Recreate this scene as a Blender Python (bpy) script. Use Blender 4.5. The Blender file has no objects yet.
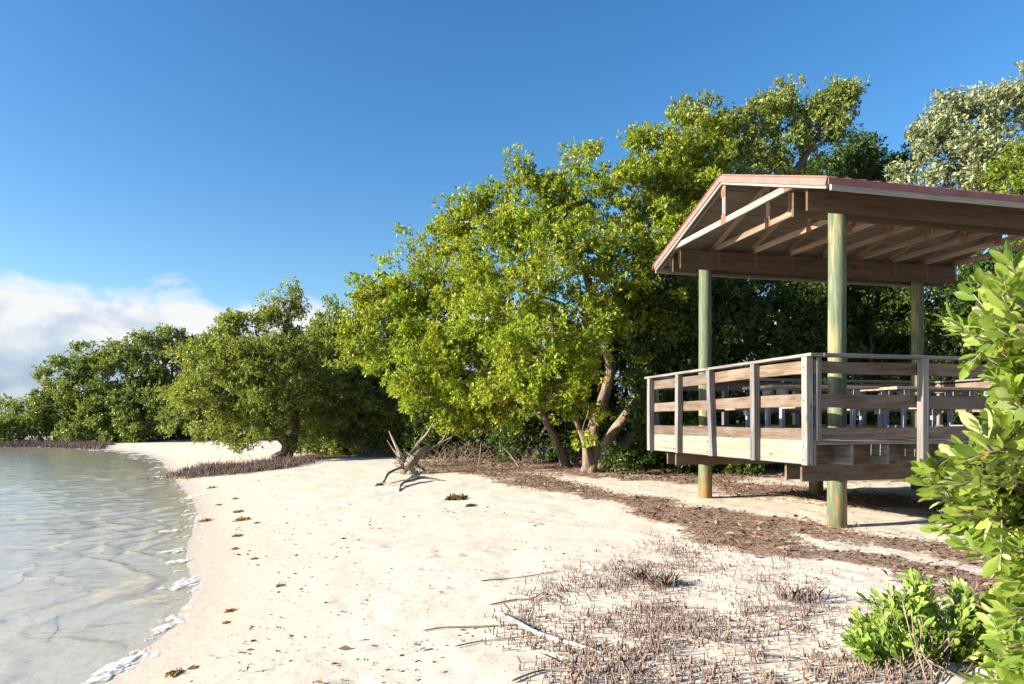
import bpy, math, random
import numpy as np
from mathutils import Vector

random.seed(7)
rng = np.random.default_rng(7)
SC = bpy.context.scene
COL = SC.collection
EYE = 1.6
F = 682.67
CX, HY = 512.0, 421.0          # picture column of the view axis, row of the horizon


# ------------------------------------------------------------------ helpers
def P(px, py, d):
    """a point of the place, d metres ahead of the photographer"""
    return np.array([(px - CX) / F * d, d, EYE + (HY - py) / F * d])


def vnoise(x, y, seed=0):
    x = np.asarray(x, float); y = np.asarray(y, float)
    xi = np.floor(x).astype(np.int64); yi = np.floor(y).astype(np.int64)
    fx = x - xi; fy = y - yi
    fx = fx * fx * (3 - 2 * fx); fy = fy * fy * (3 - 2 * fy)

    def h(a, b):
        n = (a * 374761393 + b * 668265263 + seed * 974711) & 0x7fffffff
        n = ((n ^ (n >> 13)) * 1274126177) & 0x7fffffff
        return ((n ^ (n >> 16)) & 0xffff) / 65535.0
    a = h(xi, yi); b = h(xi + 1, yi); c = h(xi, yi + 1); d = h(xi + 1, yi + 1)
    return (a * (1 - fx) + b * fx) * (1 - fy) + (c * (1 - fx) + d * fx) * fy


def fbm(x, y, seed=0, octv=4):
    s = 0; a = .5; t = 0
    for k in range(octv):
        s = s + a * vnoise(x * 2 ** k, y * 2 ** k, seed + k * 17); t += a; a *= .55
    return s / t


def norm(v):
    return v / np.maximum(np.linalg.norm(v, axis=-1, keepdims=True), 1e-9)


def catmull(pts, n=8):
    p = np.asarray(pts, float)
    p = np.vstack([2 * p[0] - p[1], p, 2 * p[-1] - p[-2]])
    out = []
    for i in range(1, len(p) - 2):
        t = np.linspace(0, 1, n, endpoint=False)[:, None]
        a, b, c, d = p[i - 1], p[i], p[i + 1], p[i + 2]
        out.append(.5 * (2 * b + (c - a) * t + (2 * a - 5 * b + 4 * c - d) * t ** 2 + (3 * b - a - 3 * c + d) * t ** 3))
    out.append(p[-2][None])
    return np.vstack(out)


# ------------------------------------------------------------------ shore and ground
def G0(px, py, z=0.0):
    d = F * (EYE - z) / (py - HY)
    return [(px - CX) / F * d, d]


shore = [[-6, -60], [-3.2, -12], [-2.3, 1.0]] + [G0(*q) for q in
        [(103, 684), (134, 660), (172, 622), (191, 590), (187, 566), (186, 548), (193, 527), (194, 505), (178, 484),
         (167, 470), (160, 461), (146, 455), (118, 450.5), (70, 448.2), (10, 447)]] + [[-40, 43.5], [-46, 50], [-40, 75], [60, 140]]
SH = catmull(shore, 6)
LAND = np.vstack([SH, [[900, 1500], [1500, 300], [1500, -300], [0, -300]]])


def sdist(x, y):
    """metres inland of the waterline (negative: out in the water)"""
    x = np.asarray(x, float).ravel(); y = np.asarray(y, float).ravel()
    best = np.full(x.shape, 1e9)
    for a, b in zip(SH[:-1], SH[1:]):
        e = b - a
        t = np.clip(((x - a[0]) * e[0] + (y - a[1]) * e[1]) / (e @ e), 0, 1)
        best = np.minimum(best, (x - a[0] - t * e[0]) ** 2 + (y - a[1] - t * e[1]) ** 2)
    ins = np.zeros(x.shape, bool)
    q = np.vstack([LAND, LAND[:1]])
    for a, b in zip(q[:-1], q[1:]):
        if a[1] == b[1]:
            continue
        c = (a[1] > y) != (b[1] > y)
        ins ^= c & (x < (b[0] - a[0]) * (y - a[1]) / (b[1] - a[1]) + a[0])
    r = np.sqrt(best)
    return np.where(ins, r, -r)


def hbase(d):
    land = .24 * (1 - np.exp(-np.maximum(d, 0) / 3.0)) + .006 * np.minimum(np.maximum(d, 0), 60)
    sea = -1.6 * (1 - np.exp(-np.maximum(-d, 0) * .055 / 1.6))
    return np.where(d > 0, land, sea)


prints = []                                        # footprints and scuffs trodden into the dry sand
for k in range(330):
    yy = 3.4 + 14 * random.random() ** 1.6
    xx = random.uniform(-3.0, 4.5) * (.55 + yy * .06)
    prints.append((xx, yy, random.uniform(.05, .13), random.uniform(.006, .022)))
prints = np.array(prints)


def ground(x, y, fine=True):
    x = np.asarray(x, float); y = np.asarray(y, float)
    sh = x.shape
    xr, yr = x.ravel(), y.ravel()
    d = sdist(xr, yr)
    z = hbase(d)
    if fine:
        k = np.clip((d - .3) / 2.0, 0, 1)
        z = z + k * (.05 * (fbm(xr * .45, yr * .45, 3) - .5) + .035 * (fbm(xr * 2.2, yr * 2.2, 9, 3) - .5))
        near = (d < -.1) & (yr > 2) & (yr < 30) & (xr > -16)
        if near.any():                                # sand ripples on the bed of the shallows, added so their sun shading replaces missing caustic lines
            xn, yn, dn = xr[near], yr[near], -d[near]
            wob = 1.5 * (fbm(xn * .75 + 4, yn * .75, 101, 2) - .5) + .22 * (fbm(xn * 2.6, yn * 2.6, 103, 2) - .5)
            fr = ((dn + wob) / .55) % 1.0
            cr = np.where(fr < .2, np.sin(fr / .2 * math.pi / 2) ** 2, (1 - (fr - .2) / .8) ** 1.6)
            z[near] += .007 * cr * np.clip((dn - .1) / .5, 0, 1) * np.clip((14 - dn) / 8, 0, 1) * (.25 + 1.2 * fbm(xn * .6, yn * .6, 107, 2))
        near = (yr > 2) & (yr < 20) & (xr > -6) & (xr < 9)
        if near.any():
            xn, yn = xr[near], yr[near]
            add = np.zeros(xn.shape)
            for px_, py_, r, a in prints:
                m = (np.abs(xn - px_) < 3 * r) & (np.abs(yn - py_) < 3 * r)
                if m.any():
                    q = ((xn[m] - px_) ** 2 + (yn[m] - py_) ** 2) / (r * r)
                    add[m] += -a * (1 - .9 * q) * np.exp(-q)
            z[near] += add * k[near]
    return z.reshape(sh)


def gz(x, y):
    return float(ground(np.array([x]), np.array([y]))[0])


def G(px, py):
    """where the line of sight through a pixel meets the ground"""
    z = 0.2
    for _ in range(8):
        x, y = G0(px, py, z)
        z = gz(x, y)
    return np.array([x, y, z])


# ------------------------------------------------------------------ mesh building
def mesh(name, verts, faces, mat=None, parent=None, smooth=False, fattr=None, vattr=None, mi=None):
    """verts (n,3); faces: list of index arrays each (m,k). ONE mesh object."""
    me = bpy.data.meshes.new(name)
    verts = np.asarray(verts, np.float32)
    me.vertices.add(len(verts)); me.vertices.foreach_set('co', verts.ravel())
    faces = [np.asarray(f, np.int32) for f in faces if len(f)]
    loops = np.concatenate([f.ravel() for f in faces])
    tot = np.concatenate([np.full(len(f), f.shape[1], np.int32) for f in faces])
    start = np.concatenate([[0], np.cumsum(tot)[:-1]]).astype(np.int32)
    me.loops.add(len(loops)); me.loops.foreach_set('vertex_index', loops)
    me.polygons.add(len(tot)); me.polygons.foreach_set('loop_start', start)
    if fattr is not None:
        for k, v in fattr.items():
            a = me.attributes.new(k, 'FLOAT', 'FACE'); a.data.foreach_set('value', np.asarray(v, np.float32))
    if vattr is not None:
        for k, v in vattr.items():
            v = np.asarray(v, np.float32)
            if v.ndim == 2:
                a = me.attributes.new(k, 'FLOAT_VECTOR', 'POINT'); a.data.foreach_set('vector', v.ravel())
            else:
                a = me.attributes.new(k, 'FLOAT', 'POINT'); a.data.foreach_set('value', v)
    me.update(calc_edges=True)
    me.polygons.foreach_set('use_smooth', np.full(len(tot), bool(smooth)))
    o = bpy.data.objects.new(name, me)
    COL.objects.link(o)
    if mat:
        for m in (mat if isinstance(mat, (list, tuple)) else [mat]):
            me.materials.append(m)
    if parent:
        o.parent = parent
    return o


class MB:
    """collects boxes, tubes and lumps for ONE mesh"""
    def __init__(s):
        s.v = []; s.q = []; s.t = []; s.g = []; s.r = []; s.n = 0

    def add(s, v, q=None, t=None, g=None, r=None):
        v = np.asarray(v, float)
        s.v.append(v)
        if q is not None and len(q):
            s.q.append(np.asarray(q) + s.n)
        if t is not None and len(t):
            s.t.append(np.asarray(t) + s.n)
        s.g.append(v if g is None else g)
        s.r.append(np.full(len(v), random.random() if r is None else r))
        s.n += len(v)

    def beam(s, p0, p1, w, h, up=(0, 0, 1), jit=.0015):
        """a squared timber from p0 to p1, w wide and h high, chamfered a little by its worn corners"""
        p0 = np.asarray(p0, float); p1 = np.asarray(p1, float)
        L = np.linalg.norm(p1 - p0); d = (p1 - p0) / L
        side = np.cross(d, up); side /= np.linalg.norm(side); u = np.cross(side, d)
        c = min(w, h) * .09
        prof = [(-w / 2 + c, -h / 2), (w / 2 - c, -h / 2), (w / 2, -h / 2 + c), (w / 2, h / 2 - c), (w / 2 - c, h / 2), (-w / 2 + c, h / 2),
                (-w / 2, h / 2 - c), (-w / 2, -h / 2 + c)]
        nr = max(2, int(L / .35) + 1)
        bow = random.uniform(-1, 1) * jit * 1.6; bow2 = random.uniform(-1, 1) * jit * 1.6
        off = np.array([random.uniform(0, 50), random.uniform(0, 50), random.uniform(0, 50)])
        V = []; Gc = []
        for k in range(nr):
            t = k / (nr - 1); b = math.sin(t * math.pi)
            for a, e in prof:
                j = jit * .5
                V.append(p0 + d * L * t + side * (a + bow * b + random.uniform(-j, j)) + u * (e + bow2 * b + random.uniform(-j, j)))
                Gc.append(off + np.array([L * t, a, e]))
        q = [[k * 8 + i, k * 8 + (i + 1) % 8, k * 8 + 8 + (i + 1) % 8, k * 8 + 8 + i] for k in range(nr - 1) for i in range(8)]
        e = (nr - 1) * 8
        for b0, fl in ((0, True), (e, False)):
            ring = [[b0 + 0, b0 + 1, b0 + 2, b0 + 3], [b0 + 0, b0 + 3, b0 + 4, b0 + 7], [b0 + 4, b0 + 5, b0 + 6, b0 + 7]]
            q += [list(reversed(f)) if fl else f for f in ring]
        s.add(V, q=q, g=np.array(Gc))

    def box(s, x0, x1, y0, y1, z0, z1, jit=.0015):
        d = [x1 - x0, y1 - y0, z1 - z0]
        m = [(x0 + x1) / 2, (y0 + y1) / 2, (z0 + z1) / 2]
        a = int(np.argmax(d))
        p = list(m); q = list(m); p[a] = [x0, y0, z0][a]; q[a] = [x1, y1, z1][a]
        if a == 0:
            s.beam(p, q, d[1], d[2], (0, 0, 1), jit)
        elif a == 1:
            s.beam(p, q, d[0], d[2], (0, 0, 1), jit)
        else:
            s.beam(p, q, d[0], d[1], (0, 1, 0), jit)

    def tube(s, path, radii, seg=8, rough=0.0, cap=True, lump=3.0):
        path = np.asarray(path, float); n = len(path)
        radii = np.broadcast_to(np.asarray(radii, float), (n,)) if np.ndim(radii) == 0 else np.interp(np.linspace(0, 1, n), np.linspace(0, 1, len(radii)), radii)
        tan = norm(np.gradient(path, axis=0))
        ref = np.array([0.31, 0.77, 0.55]); V = []; Gc = []
        L = 0; sd = random.randint(0, 999)
        x = np.cross(tan[0], ref); x /= np.linalg.norm(x)
        for i in range(n):
            x = x - tan[i] * (x @ tan[i]); x /= np.linalg.norm(x); y = np.cross(tan[i], x)
            if i:
                L += np.linalg.norm(path[i] - path[i - 1])
            th = np.arange(seg) * 2 * math.pi / seg
            r = radii[i] * np.ones(seg)
            if rough:
                r = r * (1 + rough * (vnoise(np.cos(th) * lump + 9, np.sin(th) * lump + L * 1.3 + 9, sd) - .5) * 2
                         + rough * .6 * (vnoise(np.cos(th) * lump * 2.2 + 9, np.sin(th) * lump * 2.2 + L * 4 + 9, sd + 3) - .5))
            V.append(path[i] + np.outer(np.cos(th) * r, x) + np.outer(np.sin(th) * r, y))
            Gc.append(np.stack([np.full(seg, L + sd), np.cos(th) * radii[i], np.sin(th) * radii[i]], 1))
        q = [[k * seg + i, k * seg + (i + 1) % seg, (k + 1) * seg + (i + 1) % seg, (k + 1) * seg + i] for k in range(n - 1) for i in range(seg)]
        V = np.vstack(V); Gc = np.vstack(Gc); t = []
        if cap:
            V = np.vstack([V, path[0], path[-1]]); Gc = np.vstack([Gc, Gc[0], Gc[-1]])
            a, b = n * seg, n * seg + 1; e = (n - 1) * seg
            t = [[a, (i + 1) % seg, i] for i in range(seg)] + [[b, e + i, e + (i + 1) % seg] for i in range(seg)]
        s.add(V, q=q, t=t, g=Gc)

    def build(s, name, mat, parent=None, smooth=False):
        f = []
        if s.q:
            f.append(np.vstack(s.q))
        if s.t:
            f.append(np.vstack(s.t))
        return mesh(name, np.vstack(s.v), f, mat, parent, smooth, vattr={'gco': np.vstack(s.g), 'brd': np.concatenate(s.r)})


def tag(o, label=None, cat=None, group=None, kind=None):
    if label:
        o['label'] = label
    if cat:
        o['category'] = cat
    if group:
        o['group'] = group
    if kind:
        o['kind'] = kind
    return o


def empty(name, loc, rz=0.0):
    o = bpy.data.objects.new(name, None); COL.objects.link(o)
    o.location = loc; o.rotation_euler = (0, 0, rz); o.empty_display_size = .2
    return o


# ------------------------------------------------------------------ materials
class NT:
    def __init__(s, name):
        s.m = bpy.data.materials.new(name); s.m.use_nodes = True
        s.t = s.m.node_tree; s.t.nodes.clear()
        s.out = s.n('ShaderNodeOutputMaterial')

    def n(s, ty, **kw):
        nd = s.t.nodes.new(ty)
        for k, v in kw.items():
            if k.startswith('i_'):
                nd.inputs[int(k[2:]) if k[2:].isdigit() else k[2:].replace('_', ' ')].default_value = v
            else:
                setattr(nd, k, v)
        return nd

    def l(s, a, b):
        s.t.links.new(a, b)

    def attr(s, name):
        return s.n('ShaderNodeAttribute', attribute_name=name)

    def noise(s, vec, scale, detail=4, rough=.55, dist=0.0):
        nd = s.n('ShaderNodeTexNoise'); nd.inputs['Scale'].default_value = scale
        nd.inputs['Detail'].default_value = detail; nd.inputs['Roughness'].default_value = rough; nd.inputs['Distortion'].default_value = dist
        if vec is not None:
            s.l(vec, nd.inputs['Vector'])
        return nd.outputs['Fac']

    def ramp(s, fac, stops):
        r = s.n('ShaderNodeValToRGB'); e = r.color_ramp.elements
        while len(e) < len(stops):
            e.new(.5)
        for i, (p, c) in enumerate(stops):
            e[i].position = p; e[i].color = (*c, 1) if len(c) == 3 else c
        s.l(fac, r.inputs[0])
        return r.outputs[0]

    def mapr(s, v, a, b, c=0.0, d=1.0):
        m = s.n('ShaderNodeMapRange'); m.clamp = True
        for i, x in enumerate((a, b, c, d)):
            m.inputs[i + 1].default_value = x
        s.l(v, m.inputs[0])
        return m.outputs[0]

    def math(s, op, a, b=None):
        m = s.n('ShaderNodeMath', operation=op)
        for i, x in enumerate((a, b)):
            if x is None:
                continue
            if isinstance(x, (int, float)):
                m.inputs[i].default_value = x
            else:
                s.l(x, m.inputs[i])
        return m.outputs[0]

    def mix(s, fac, a, b, mode='MIX'):
        m = s.n('ShaderNodeMix', data_type='RGBA', blend_type=mode)
        for sock, x in ((m.inputs[0], fac), (m.inputs[6], a), (m.inputs[7], b)):
            if isinstance(x, (int, float)):
                sock.default_value = x
            elif isinstance(x, tuple):
                sock.default_value = (*x, 1)
            else:
                s.l(x, sock)
        return m.outputs[2]

    def scalev(s, vec, xyz):
        m = s.n('ShaderNodeVectorMath', operation='MULTIPLY'); m.inputs[1].default_value = xyz
        s.l(vec, m.inputs[0])
        return m.outputs[0]

    def bump(s, h, strength, dist):
        b = s.n('ShaderNodeBump'); b.inputs['Strength'].default_value = strength; b.inputs['Distance'].default_value = dist
        s.l(h, b.inputs['Height'])
        return b.outputs[0]

    def principled(s, color, rough=.8, normal=None, spec=.3, metal=0.0):
        p = s.n('ShaderNodeBsdfPrincipled')
        for sock, x in ((p.inputs['Base Color'], color), (p.inputs['Roughness'], rough)):
            if isinstance(x, (int, float)):
                sock.default_value = x
            elif isinstance(x, tuple):
                sock.default_value = (*x, 1)
            else:
                s.l(x, sock)
        p.inputs['Specular IOR Level'].default_value = spec; p.inputs['Metallic'].default_value = metal
        if normal is not None:
            s.l(normal, p.inputs['Normal'])
        s.l(p.outputs[0], s.out.inputs[0])
        return p


def leaf_mat(name, stops, trans=.35, rough=.42, spec=.35, tint=(1.25, 1.3, .55)):
    t = NT(name)
    a = t.attr('rnd').outputs['Fac']
    col = t.ramp(a, stops)
    pos = t.n('ShaderNodeNewGeometry').outputs['Position']
    big = t.noise(pos, .9, 2)
    hue = t.n('ShaderNodeHueSaturation'); t.l(col, hue.inputs['Color'])
    t.l(t.mapr(big, .3, .7, .485, .515), hue.inputs['Hue']); t.l(t.mapr(big, .3, .7, .85, 1.15), hue.inputs['Value'])
    col = hue.outputs[0]
    p = t.principled(col, rough, spec=spec)
    tr = t.n('ShaderNodeBsdfTranslucent')
    t.l(t.mix(1.0, col, tint, 'MULTIPLY'), tr.inputs['Color'])
    mx = t.n('ShaderNodeMixShader'); mx.inputs[0].default_value = trans
    t.l(p.outputs[0], mx.inputs[1]); t.l(tr.outputs[0], mx.inputs[2]); t.l(mx.outputs[0], t.out.inputs[0])
    return t.m


def wood_mat(name, dark, mid, light, stain=None, stain_amt=.5, rough=.85):
    t = NT(name)
    g = t.attr('gco').outputs['Vector']; b = t.attr('brd').outputs['Fac']
    fine = t.noise(t.scalev(g, (2.2, 60, 60)), 1.0, 5, .6, .6)
    ring = t.noise(t.scalev(g, (.7, 16, 16)), 1.0, 3, .5, 1.2)
    f = t.math('ADD', t.math('MULTIPLY', fine, .6), t.math('MULTIPLY', ring, .4))
    col = t.ramp(f, [(.30, dark), (.5, mid), (.68, light)])
    patch = t.noise(t.scalev(g, (1.6, 4, 4)), 1.3, 4, .6)
    if stain:
        col = t.mix(t.mapr(patch, .42, .62, 0, stain_amt), col, stain)
    col = t.mix(1.0, col, t.ramp(b, [(0, (.72, .72, .74)), (1, (1.22, 1.18, 1.12))]), 'MULTIPLY')
    knot = t.n('ShaderNodeTexVoronoi'); knot.inputs['Scale'].default_value = 1.0
    t.l(t.scalev(g, (2.0, 7, 7)), knot.inputs['Vector'])
    col = t.mix(t.mapr(knot.outputs['Distance'], .05, .14, .7, 0), col, tuple(x * .45 for x in dark))
    crack = t.noise(t.scalev(g, (1.0, 34, 34)), 1.4, 2, .5, .3)
    col = t.mix(t.mapr(crack, .24, .32, .75, 0), col, tuple(x * .35 for x in dark))
    t.principled(col, rough, t.bump(f, .5, .004), spec=.2)
    return t.m


def plain_mat(name, c0, c1, scale=8, rough=.8, bump=0.0, spec=.3, metal=0.0, detail=5):
    t = NT(name)
    pos = t.n('ShaderNodeTexCoord').outputs['Object']
    f = t.noise(pos, scale, detail, .6)
    n = t.bump(f, .6, bump) if bump else None
    t.principled(t.ramp(f, [(.32, c0), (.68, c1)]), rough, n, spec, metal)
    return t.m


def rnd_mat(name, stops, rough=.85, spec=.2):
    t = NT(name)
    t.principled(t.ramp(t.attr('rnd').outputs['Fac'], stops), rough, spec=spec)
    return t.m


def bark_mat(name, dark, light):
    t = NT(name)
    g = t.attr('gco').outputs['Vector']
    f = t.noise(t.scalev(g, (3.5, 26, 26)), 1.0, 6, .65, .8)
    big = t.noise(t.n('ShaderNodeNewGeometry').outputs['Position'], 3.0, 4, .6)
    col = t.ramp(f, [(.33, dark), (.66, light)])
    col = t.mix(t.mapr(big, .45, .7, 0, .55), col, tuple(x * 1.25 for x in light))
    t.principled(col, .9, t.bump(f, .9, .03), spec=.15)
    return t.m


M = {}
M['leaf_main'] = leaf_mat('leaf_yellow_green', [(0, (0.104, 0.155, 0.017)), (0.4, (0.206, 0.264, 0.022)), (0.75, (0.323, 0.368, 0.036)), (0.96, (0.454, 0.432, 0.050)), (1, (0.496, 0.323, 0.050))], .42)
M['leaf_mid'] = leaf_mat('leaf_olive_green', [(0, (0.103, 0.138, 0.026)), (0.5, (0.213, 0.248, 0.045)), (0.85, (0.329, 0.345, 0.085)), (1, (0.412, 0.372, 0.118))], .38)
M['leaf_far'] = leaf_mat('leaf_deep_green', [(0, (0.097, 0.143, 0.033)), (0.5, (0.174, 0.224, 0.051)), (0.9, (0.279, 0.299, 0.075)), (1, (0.347, 0.324, 0.105))], .32)
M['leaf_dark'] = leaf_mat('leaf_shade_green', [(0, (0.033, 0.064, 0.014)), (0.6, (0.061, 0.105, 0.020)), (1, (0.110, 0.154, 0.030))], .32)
M['leaf_silver'] = leaf_mat('leaf_silver_green', [(0, (.12, .15, .065)), (.5, (.25, .275, .13)), (.85, (.40, .41, .23)), (1, (.50, .50, .32))], .25, .5, .3, (1.1, 1.15, .7))
M['leaf_bright'] = leaf_mat('leaf_fresh_green', [(0, (0.104, 0.162, 0.018)), (0.6, (0.199, 0.270, 0.027)), (1, (0.275, 0.324, 0.045))], .42)
M['leaf_wind'] = leaf_mat('leaf_windswept_green', [(0, (0.092, 0.134, 0.022)), (0.5, (0.190, 0.230, 0.046)), (0.85, (0.310, 0.330, 0.121)), (1, (0.414, 0.403, 0.209))], .32, .45, .35)
M['leaf_shrub'] = leaf_mat('leaf_fleshy_green', [(0, (0.092, 0.175, 0.024)), (0.4, (0.184, 0.292, 0.041)), (0.75, (0.292, 0.382, 0.081)), (0.93, (0.410, 0.466, 0.230)), (1, (0.518, 0.466, 0.068))], .36, .38, .4, (1.3, 1.3, .5))
M['bark_main'] = bark_mat('bark_grey_brown', (.06, .04, .028), (.30, .225, .17))
M['bark_dark'] = bark_mat('bark_dark', (.05, .038, .03), (.17, .13, .10))
M['drift'] = bark_mat('bleached_wood', (.10, .078, .06), (.31, .262, .212))
M['bleached'] = bark_mat('sun_bleached_branch', (.28, .24, .20), (.52, .47, .41))
M['stick'] = bark_mat('dry_stick', (.11, .08, .06), (.33, .26, .20))
M['wood_grey'] = wood_mat('weathered_grey_wood', (.08, .074, .069), (.175, .166, .157), (.29, .28, .266))
M['wood_brown'] = wood_mat('weathered_brown_wood', (.052, .033, .022), (.112, .077, .053), (.20, .15, .108), (.165, .145, .125), .7)
M['wood_skirt'] = wood_mat('pale_green_stained_wood', (.10, .09, .076), (.172, .162, .142), (.255, .243, .215), (.14, .165, .128), .7)
M['wood_beam'] = wood_mat('dark_brown_beam', (.034, .022, .014), (.074, .050, .031), (.125, .09, .06), (.10, .078, .058), .4)
M['wood_truss'] = wood_mat('truss_timber', (.12, .08, .053), (.22, .16, .112), (.32, .25, .185))
M['wood_white'] = wood_mat('pale_weathered_truss', (.15, .136, .12), (.235, .218, .196), (.32, .30, .274))
M['ply'] = wood_mat('soffit_boarding', (.09, .072, .056), (.155, .128, .102), (.215, .182, .15), (.11, .095, .08), .5)
M['wood_table'] = wood_mat('table_plank', (.21, .15, .10), (.38, .29, .21), (.52, .42, .32))
M['rust'] = plain_mat('rusty_plate', (.11, .045, .028), (.22, .105, .07), 25, .8)
M['pink'] = plain_mat('faded_red_metal', (.20, .10, .082), (.27, .145, .12), 6, .55)
M['maroon'] = plain_mat('red_metal_roof', (.16, .062, .055), (.22, .095, .085), 3, .5)
M['grey_fascia'] = wood_mat('greyed_fascia', (.13, .12, .11), (.23, .215, .20), (.33, .315, .295))
M['steel'] = plain_mat('galvanised_steel', (.20, .23, .27), (.30, .33, .37), 14, .5, spec=.5, metal=.3)


def pole_mat():
    t = NT('green_treated_pole')
    g = t.attr('gco').outputs['Vector']
    pos = t.n('ShaderNodeTexCoord').outputs['Object']
    f = t.noise(t.scalev(g, (2.5, 38, 38)), 1.0, 5, .6, .5)
    col = t.ramp(f, [(.3, (.055, .072, .044)), (.55, (.108, .135, .084)), (.72, (.175, .20, .138))])
    st = t.noise(t.scalev(pos, (6, 6, .9)), 1.0, 5, .65)
    col = t.mix(t.mapr(st, .50, .60, 0, .75), col, (.27, .21, .105))
    sp = t.n('ShaderNodeSeparateXYZ'); t.l(pos, sp.inputs[0])
    low = t.mapr(sp.outputs['Z'], .0, .7, .85, 0)
    st2 = t.noise(t.scalev(pos, (10, 10, 2.2)), 1.0, 4, .6)
    col = t.mix(t.math('MULTIPLY', low, t.mapr(st2, .46, .58, 0, 1)), col, (.32, .175, .055))
    t.principled(col, .85, t.bump(f, .5, .004), spec=.2)
    return t.m


M['pole'] = pole_mat()


def sand_mat():
    t = NT('beach_sand')
    pos = t.n('ShaderNodeNewGeometry').outputs['Position']
    sp = t.n('ShaderNodeSeparateXYZ'); t.l(pos, sp.inputs[0]); z = sp.outputs['Z']
    a = t.noise(pos, .55, 5, .6); b = t.noise(pos, 9, 6, .65); c = t.noise(pos, 140, 3, .7)
    col = t.ramp(a, [(.3, (.585, .515, .418)), (.7, (.662, .590, .488))])
    col = t.mix(1.0, col, t.ramp(b, [(.28, (.86, .85, .835)), (.62, (1.04, 1.04, 1.03))]), 'MULTIPLY')
    col = t.mix(1.0, col, t.ramp(c, [(.25, (.70, .68, .66)), (.5, (1, 1, 1))]), 'MULTIPLY')
    grit = t.n('ShaderNodeTexVoronoi'); grit.inputs['Scale'].default_value = 26; t.l(pos, grit.inputs['Vector'])
    gm = t.math('MULTIPLY', t.mapr(grit.outputs['Distance'], .06, .14, 1, 0), t.mapr(t.noise(pos, 1.3, 3), .50, .62, 0, .8))
    col = t.mix(gm, col, (.22, .145, .09))
    # wet sand by the water is darker and pinker, the sea bed greener with depth, also standing in for blue sky reflection
    wet = t.mapr(t.math('ADD', z, t.math('MULTIPLY', a, .035)), .045, .125, 1, 0)
    col = t.mix(t.math('MULTIPLY', wet, .85), col, t.mix(b, (.46, .39, .30), (.56, .48, .375)))
    deep = t.mapr(z, -.05, -.55, 0, 1)
    weed = t.mapr(t.noise(pos, .45, 4, .6), .45, .6, 0, .5)
    col = t.mix(t.math('MULTIPLY', deep, .85), col, t.mix(weed, (.24, .39, .42), (.17, .30, .31)))
    # leaf litter lying on the sand
    lit = t.attr('litter').outputs['Fac']
    ln = t.noise(pos, 16, 6, .7)
    lm = t.mapr(t.math('ADD', lit, t.math('MULTIPLY', t.math('SUBTRACT', t.math('ADD', t.math('MULTIPLY', ln, .5), t.math('MULTIPLY', t.noise(pos, 4.5, 5, .65), .5)), .5), 2.6)), .42, .62, 0, 1)
    lcol = t.ramp(t.noise(pos, 60, 4, .7), [(.28, (.07, .04, .027)), (.5, (.20, .118, .075)), (.72, (.38, .26, .18))])
    col = t.mix(t.math('MULTIPLY', lm, .88), col, lcol)
    h = t.math('ADD', t.math('MULTIPLY', b, .7), t.math('ADD', t.math('MULTIPLY', c, .12), t.math('MULTIPLY', ln, t.math('MULTIPLY', lm, .8))))
    rg = t.mapr(z, .005, .05, .35, .95)
    p = t.principled(col, rg, t.bump(h, .6, .022), spec=.25)
    return t.m


M['sand'] = sand_mat()


def water_mat():
    t = NT('shallow_clear_water')
    pos = t.n('ShaderNodeNewGeometry').outputs['Position']
    a = t.noise(t.scalev(pos, (1.5, 2.6, 1)), 1.1, 4, .55, .5); b = t.noise(t.scalev(pos, (1.5, 1.2, 1)), 7.5, 4, .6, .6)
    h = t.math('ADD', a, t.math('MULTIPLY', b, .34))
    nm = t.bump(h, .5, .045)
    dt = t.n('ShaderNodeVectorMath', operation='DOT_PRODUCT'); t.l(nm, dt.inputs[0]); t.l(t.n('ShaderNodeNewGeometry').outputs['Incoming'], dt.inputs[1])
    cs = t.math('ABSOLUTE', dt.outputs['Value'])
    fres = t.math('ADD', t.math('MULTIPLY', t.math('POWER', t.math('SUBTRACT', 1.0, t.math('MINIMUM', cs, 1.0)), 5.0), .9), .02)
    tr = t.n('ShaderNodeBsdfTransparent'); tr.inputs['Color'].default_value = (.965, .975, .94, 1)
    gl = t.n('ShaderNodeBsdfGlossy'); gl.inputs['Roughness'].default_value = .06; gl.inputs['Color'].default_value = (.95, .97, 1, 1); t.l(nm, gl.inputs['Normal'])
    mx = t.n('ShaderNodeMixShader'); t.l(fres, mx.inputs[0])
    t.l(tr.outputs[0], mx.inputs[1]); t.l(gl.outputs[0], mx.inputs[2])
    # beige lines painted on wavelet fronts in place of caustics, plus waterline froth
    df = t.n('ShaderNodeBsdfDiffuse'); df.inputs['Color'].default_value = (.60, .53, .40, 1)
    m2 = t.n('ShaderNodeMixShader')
    cov = t.math('MULTIPLY', t.attr('caustic_froth').outputs['Fac'], t.mapr(t.noise(pos, 16, 4, .6), .34, .62, .12, .62))
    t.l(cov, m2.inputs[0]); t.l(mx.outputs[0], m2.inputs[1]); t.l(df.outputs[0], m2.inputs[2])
    t.l(m2.outputs[0], t.out.inputs[0])
    return t.m


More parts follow.
